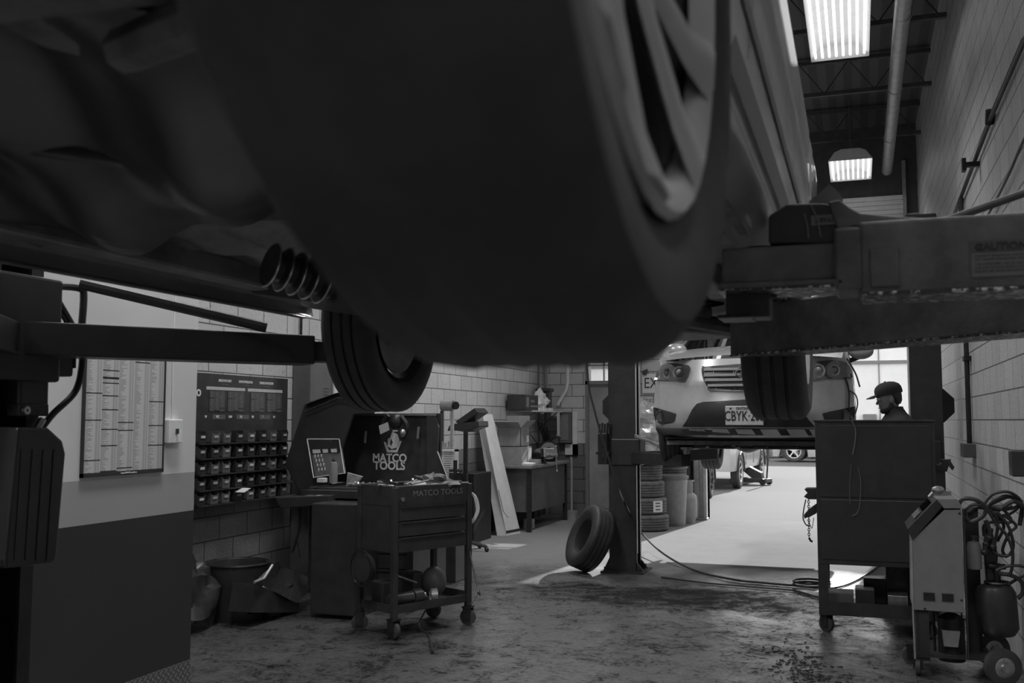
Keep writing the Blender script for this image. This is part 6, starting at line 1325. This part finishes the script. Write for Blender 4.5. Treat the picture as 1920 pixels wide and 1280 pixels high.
# head: profile loft facing -X, tilted down
HC = Vector(P(-.06, 0, 1.665)); HF = Matrix.Translation(HC) @ Matrix.Rotation(.1, 4, 'Z') @ Matrix.Rotation(-.22, 4, 'Y')
lev = [  # z, front x (face), back x, half width
    (-.125, -.052, .0, .03), (-.115, -.078, .03, .042), (-.095, -.088, .05, .054), (-.078, -.082, .062, .06), (-.07, -.092, .068, .062), (-.06, -.085, .074, .064), (-.05, -.093, .08, .066), (-.038, -.088, .086, .068), (-.03, -.112, .09, .07), (-.018, -.108, .094, .072), (.0, -.092, .1, .074), (.012, -.084, .103, .075), (.026, -.092, .105, .076), (.05, -.092, .106, .076), (.08, -.082, .1, .072), (.105, -.06, .08, .06), (.12, -.025, .045, .035)]
mb = MB(HF); secs = []
for z, f, b_, w in lev:
    row = []
    for k in range(24):
        a = 2 * PI * k / 24; c_, s_ = math.cos(a), math.sin(a)
        x = b_ * c_ if c_ > 0 else -f * c_ * (1 if True else 1)
        if c_ < 0:
            x = -abs(f) * abs(c_) ** .8
            if -.04 < z < .0: x = -abs(-.088) * abs(c_) ** .8 - max(0, abs(f) - .088) * max(0, 1 - (abs(s_) / .25) ** 2)
        row.append((x, w * s_, z))
    secs.append(row)
mb.loft(secs, True, True); hd = mb.build('head', M['skin'], per, smooth=True)
mb = MB(HF)
for s in (-1, 1): mb.ell((.012, s * .077, -.02), (.018, .008, .03), 12, 8, Matrix.Rotation(.2, 4, 'Y'))
mb.build('ear', M['skin'], hd, smooth=True)
for s in (-1, 1):
    mb = MB(HF); mb.ell((-.08, s * .032, .008), (.012, .014, .011), 12, 8); mb.build('eye', M['white'], hd, smooth=True)
    mb = MB(HF); mb.tube(curve([(-.088, s * .014, .024), (-.092, s * .03, .03), (-.08, s * .05, .026)], 4), .004, 6); mb.build('eyebrow', M['hair'], hd)
mb = MB(HF); mb.tube(curve([(-.07, -.035, -.066), (-.093, -.012, -.063), (-.093, .012, -.063), (-.07, .035, -.066)], 4), .0045, 6); mb.build('mouth', M['midgrey'], hd)
mb = MB(HF); secs = []
for z, f, b_, w in ((-.125, -.055, .0, .034), (-.115, -.084, .034, .047), (-.095, -.094, .048, .06), (-.078, -.087, .05, .065), (-.055, -.045, .045, .0685), (-.03, -.03, .03, .0705)):
    secs.append([((b_ if math.cos(a) > 0 else -f) * math.cos(a), w * math.sin(a), z) for a in [2 * PI * k / 24 for k in range(24)]])
mb.loft(secs, True, True); mb.build('beard', M['hair'], hd, smooth=True)
mb = MB(HF); secs = []
for z, f, b_, w in ((-.065, .03, .082, .058), (-.04, .01, .1, .074), (0, -.0, .108, .0785), (.04, -.04, .112, .08)):
    secs.append([(f + (b_ - f) * (.5 + .5 * math.cos(a)), w * math.sin(a), z) for a in [2 * PI * k / 24 for k in range(24)]])
mb.loft(secs, True, True); mb.build('hair', M['hair'], hd, smooth=True)
cp = MB(HF); secs = []
for z, r in ((.026, 1.0), (.05, 1.03), (.08, 1.0), (.105, .88), (.125, .62), (.135, .3), (.137, .02)):
    secs.append([((.116 if math.cos(a) > 0 else .104) * r * math.cos(a) + .006, .086 * r * math.sin(a), z) for a in [2 * PI * k / 28 for k in range(28)]])
cp.loft(secs, True, True); cap = cp.build('cap', M['cloth'], per, smooth=True)
bm_ = MB(HF); bm_.loft([[(-.09 - .085 * t * math.cos(a * .9) - .0, .075 * math.sin(a) * (1 - .1 * t), .034 - .012 * t + .01 * math.cos(a) + o) for a in [-1.35 + 2.7 * k / 12 for k in range(13)]] for t, o in ((0, 0), (.5, .0), (1, -.004), (1, .002), (.5, .006), (0, .006))]); bm_.build('cap_brim', M['cloth'], cap, smooth=True)
mb = MB(HF); mb.ell((0.005, 0, .138), (.009, .009, .006), 10, 6); mb.build('cap_button', M['cloth'], cap)
# ================================================================ SERVICE MACHINE
ym = 6.85; J = lambda px, py, y=ym: PY(px, py, y)
sm = thing('service_machine', 'grey wheeled fluid service machine with sloping control panel and two vent squares', 'machine', J(1760, 1240))
fc = [(1711, 1011), (1771.5, 955), (1803, 955), (1807.6, 1149), (1712.5, 1143)]
mb = MB(); mb.prism([J(a, b) for a, b in fc], (0, .42, 0)); mb.build('housing', M['machgrey'], sm, bev=.004)
p0, p1, p2 = J(1701, 991, ym - .01), J(1756, 935, ym - .01), J(1766, 951, ym - .01); p3 = J(1711, 1013, ym - .01)
mb = MB(); mb.prism([p0, p1, p2, p3], (0, .44, 0)); mb.build('control_panel', M['black'], sm, bev=.003)
for t0, t1 in ((.28, .5), (.55, .85)):
    a = p0 + (p1 - p0) * t0; b = p0 + (p1 - p0) * t1; mb = MB(); n_ = Vector((-.004, 0, .004)); mb.prism([a + n_ + Vector((0, .06, 0)), b + n_ + Vector((0, .06, 0)), b + n_ + Vector((0, .34, 0)), a + n_ + Vector((0, .34, 0))], (-.002, 0, .003)); mb.build('display', M['steel' if t0 < .5 else 'glassdark'], sm)
mb = MB(); mb.prism([J(a, b, ym - .01) for a, b in ((1755, 935), (1795, 935), (1805, 953), (1770, 953))], (0, .44, 0)); mb.build('top_cover', M['grey'], sm, bev=.003)
for a, b in ((1731, 1110), (1766, 1112)):
    mb = MB(); u, v = J(a, b, ym - .003), J(a + 22, b + 16, ym - .003); mb.box(u.x, v.x, ym - .004, ym, v.z, u.z)
    for k in range(5): zz_ = v.z + (u.z - v.z) * (k + .2) / 5; mb.box(u.x, v.x, ym - .008, ym - .003, zz_, zz_ + .004)
    mb.build('vent', M['black'], sm)
for a, b in ((1799, 962), (1803, 1125), (1734, 1141)):
    mb = MB(); mb.cyl(J(a, b, ym), J(a, b, ym) + Vector((0, -.005, 0)), .007); mb.build('screw', M['black'], sm)
mb = MB(); a, b = J(1716, 1146), J(1745, 1240); mb.box(a.x, b.x, ym + .02, ym + .08, b.z, a.z); mb.build('leg', M['black'], sm); mb = MB(); mb.box(a.x, b.x, ym + .34, ym + .4, b.z, a.z); mb.build('leg', M['black'], sm)
mb = MB(); a, b = J(1808, 955), J(1815, 1236); mb.box(a.x, b.x, ym, ym + .05, b.z, a.z); mb.box(a.x, b.x, ym + .36, ym + .4, b.z, a.z); mb.build('frame_post', M['black'], sm)
mb = MB(); a, b = J(1716, 1230), J(1832, 1238); mb.box(a.x, b.x + .1, ym, ym + .42, b.z, a.z); mb.build('base_frame', M['black'], sm)
mb = MB(); mb.tube([J(1708, 1014), J(1710, 1060), J(1712, 1150), J(1716, 1235)], .006, 6); mb.build('edge_rail', M['galv'], sm)
for px in (1708, 1722):
    c = J(px, 1240 if px == 1708 else 1256, ym + (.35 if px == 1708 else .05)); caster(sm, c.x, c.y, .055, .035, .13, .5 + px * .1)
cw = J(1880, 1250, ym - .05); R_ = max(.1, cw.z)
for dy in (0, .5):
    mb = MB(); f__ = Matrix.Translation((cw.x, cw.y + dy, R_)) @ Matrix.Rotation(PI / 2, 4, 'X') @ Matrix.Rotation(.35, 4, 'Y')
    mb.lathe([(.03, -.03), (R_ * .6, -.03), (R_, -.022), (R_, .022), (R_ * .6, .03), (.03, .03)], 36, f__, True); o = mb.build('rear_wheel', M['rubber'], sm, smooth=True)
    mb = MB(); mb.lathe([(.001, .05), (.025, .05), (.03, .035), (.055, .033), (.06, .03), (.001, .028)], 24, f__); mb.build('hub_cap', M['steel'], o, smooth=True)
# compressor
mb = MB(); c = J(1784, 1195, ym + .2); mb.cyl(c + Vector((0, 0, -.14)), c + Vector((0, 0, .1)), .08); mb.ell(c + Vector((0, 0, .1)), (.08, .08, .06), 16, 8); mb.tube(curve([c + Vector((-.06, 0, .1)), c + Vector((-.1, 0, .16)), c + Vector((-.1, 0, -.1))]), .01, 6); mb.tube(curve([c + Vector((.05, 0, .12)), c + Vector((.1, 0, .1)), c + Vector((.1, 0, -.12))]), .008, 6); mb.build('compressor', M['blackm'], sm, smooth=True)
mb = MB(); mb.prism([J(a, b, ym + .1) for a, b in ((1766, 1181), (1801, 1184), (1797, 1214), (1770, 1212))], (0, .05, 0)); mb.build('relay_box', M['tank'], sm, bev=.004)
# bottle, tank, top fittings
t = thing('fluid_bottle', 'clear grey bottle strapped at the side of the service machine', 'bottle', J(1827, 1066, ym + .1))
c = J(1827, 1066, ym + .1); mb = MB(); mb.lathe([(.001, 0), (.04, 0), (.045, .01), (.045, .14), (.035, .165), (.02, .17), (.02, .185), (.001, .185)], 20, Matrix.Translation(c)); mb.build('bottle_body', M['grey'], t, smooth=True)
mb = MB(); mb.lathe([(.001, .18), (.026, .18), (.026, .205), (.001, .205)], 16, Matrix.Translation(c)); mb.build('bottle_cap', M['black'], t)
t = thing('refrigerant_tank', 'black refillable tank hung behind the service machine beneath the hoses', 'tank', J(1876, 1190, ym + .15))
c = J(1874, 1190, ym + .15); hgt = J(1874, 1092, ym + .15).z - c.z
mb = MB(); mb.lathe([(.001, 0), (.09, .0), (.118, .04), (.12, hgt * .8), (.1, hgt * .93), (.04, hgt), (.001, hgt)], 28, Matrix.Translation(c) @ Matrix.Rotation(-.06, 4, 'Y')); mb.build('tank_shell', M['plastic'], t, smooth=True)
mb = MB(); mb.tube(circ((c.x, c.y, c.z + hgt * 1.0), .07), .01, 6); mb.cyl((c.x, c.y, c.z + hgt), (c.x, c.y, c.z + hgt + .12), .02); mb.cyl((c.x - .05, c.y, c.z + hgt + .1), (c.x + .05, c.y, c.z + hgt + .1), .018); mb.build('valve', M['blackm'], t, smooth=True)
t = thing('wall_side_post', 'dark upright post behind the bottle with hose hooks', 'post', J(1815, 1000, ym + .25)); c = J(1815, 960, ym + .3)
mb = MB(); mb.box(c.x - .03, c.x + .06, c.y, c.y + .06, .1, c.z + .02); mb.tube(curve([c, c + Vector((.06, 0, .04)), c + Vector((.16, 0, .03)), c + Vector((.26, -.0, .05))]), .02, 8); mb.build('post', M['black'], t)
mb = MB(); c = J(1756, 932, ym + .3); mb.box(c.x - .03, c.x + .09, c.y, c.y + .05, J(1700, 935, ym + .3).z - .005, c.z + .04); mb.ell(c + Vector((.01, 0, .05)), (.04, .03, .025), 12, 8); mb.cyl(c + Vector((-.02, 0, .03)), c + Vector((-.045, 0, .0)), .012); tag(mb.build('quick_coupler', M['steel']), 'metal coupler resting on top of the service machine', 'coupler')
# hoses
random.seed(3); t = thing('service_hoses', 'tangle of looped black hoses hanging at the right of the service machine', 'hose', J(1868, 1000, ym + .1))
yh = ym + .05; W_ = lambda px, py, o=0: PY(px, py, yh + o)
hs = [([(1796, 948), (1806, 935), (1830, 937), (1848, 952), (1842, 968), (1820, 978), (1808, 968)], .0), ([(1845, 945), (1862, 926), (1890, 922), (1912, 936), (1905, 950), (1880, 955), (1858, 950)], .05), ([(1812, 972), (1812, 955), (1828, 945), (1850, 955), (1870, 985), (1885, 1000), (1898, 1030), (1898, 1060), (1893, 1080)], .0), ([(1850, 958), (1862, 940), (1888, 930), (1915, 945), (1912, 985)], .08),
      ([(1855, 955), (1870, 975), (1868, 1005), (1860, 1030), (1872, 1040), (1892, 1040), (1900, 1020), (1890, 985), (1870, 960)], .03), ([(1845, 1005), (1845, 985), (1862, 978), (1896, 978), (1880, 955), (1862, 965)], .06), ([(1880, 950), (1902, 940), (1926, 955)], .02), ([(1882, 965), (1905, 985), (1892, 1000), (1880, 1030), (1888, 1045)], .05),
      ([(1868, 1070), (1885, 1062), (1910, 1060), (1930, 1066)], 0), ([(1872, 1075), (1895, 1078), (1915, 1090), (1918, 1110), (1908, 1122)], .03), ([(1890, 1096), (1912, 1082), (1930, 1075)], .05), ([(1850, 950), (1875, 937), (1900, 930), (1915, 942), (1895, 962), (1868, 968)], .1), ([(1848, 975), (1860, 1010), (1856, 1030)], .02), ([(1862, 960), (1882, 985), (1870, 1015)], .07)]
for k, (pts, o_) in enumerate(hs):
    mb = MB(); mb.tube(curve([W_(a, b, o_) for a, b in pts], 8), .0095 if k % 3 else .013, 8); mb.build('hose', M['hose'], t, smooth=True)
for px, py in ((1849, 1020), (1855, 1008), (1862, 1025), (1846, 1035)):
    mb = MB(); c = W_(px, py); mb.cyl(c, c + Vector((.01, 0, .06)), .016); mb.ell(c, (.022, .02, .022), 10, 8); mb.build('hose_coupling', M['blackm'], t, smooth=True)
mb = MB(); mb.prism([W_(a, b, .12) for a, b in ((1848, 985), (1856, 980), (1872, 1040), (1868, 1090), (1850, 1090), (1845, 1030))], (0, .06, 0)); mb.build('gauge_manifold', M['black'], t, bev=.01)
rnd = random.Random(5); mb = MB()
for k in range(260):
    t_ = rnd.random(); c = G(1460 + 110 * t_ + rnd.gauss(0, 26), 1225 + 70 * t_ + rnd.gauss(0, 16), 0); a_ = rnd.uniform(0, PI); l = rnd.uniform(.008, .022)
    u_ = Vector((math.cos(a_), math.sin(a_), 0)) * l; w_ = Vector((-math.sin(a_), math.cos(a_), 0)) * l * .35; c.z = .001
    mb.prism([c - u_, c + w_, c + u_, c - w_], (0, 0, rnd.uniform(.002, .008)))
o = mb.build('floor_shavings', M['black']); tag(o, 'scatter of dark rubber shavings on the floor at the bottom right', 'debris'); o['kind'] = 'stuff'
# ================================================================ LIGHT
w = bpy.data.worlds.new('sky'); sc.world = w; w.use_nodes = True; nt = w.node_tree; bg = nt.nodes['Background']
bg.inputs[0].default_value = (1, 1, 1, 1); bg.inputs[1].default_value = 1.35
sun = bpy.data.lights.new('sun', 'SUN'); sun.energy = 6.8; sun.angle = math.radians(.6)
so = bpy.data.objects.new('sun', sun); COL.objects.link(so); so.rotation_euler = Vector((.13, 1.0, .56)).to_track_quat('Z', 'Y').to_euler(); so.location = (0, 30, 20)
for k, (x, y, e_) in enumerate(((-3.0, 4.2, 50), (-2.9, -1.6, 46), (-.7, -2.6, 30), (.15, 3.0, 40), (-3.3, 7.6, 44), (-3.5, 12.0, 60), (-.85, 9.0, 26), (-.3, 15.1, 14))):  # added fill lamps without fixtures; the final pair supports the hanging fixtures
    al = bpy.data.lights.new('fixture_and_fill_glow', 'AREA'); al.shape = 'RECTANGLE'; al.size = .5; al.size_y = 1.3; al.energy = e_ * 1.08; al.spread = math.radians(140)
    ao = bpy.data.objects.new('fixture_and_fill_glow', al); COL.objects.link(ao); ao.location = (x, y, 5.05)
sc.cycles.max_bounces = 8; sc.cycles.diffuse_bounces = 5; sc.cycles.transparent_max_bounces = 8; sc.cycles.sample_clamp_indirect = 4
# everything in the photo is grey: a real grey world, no colour management tricks
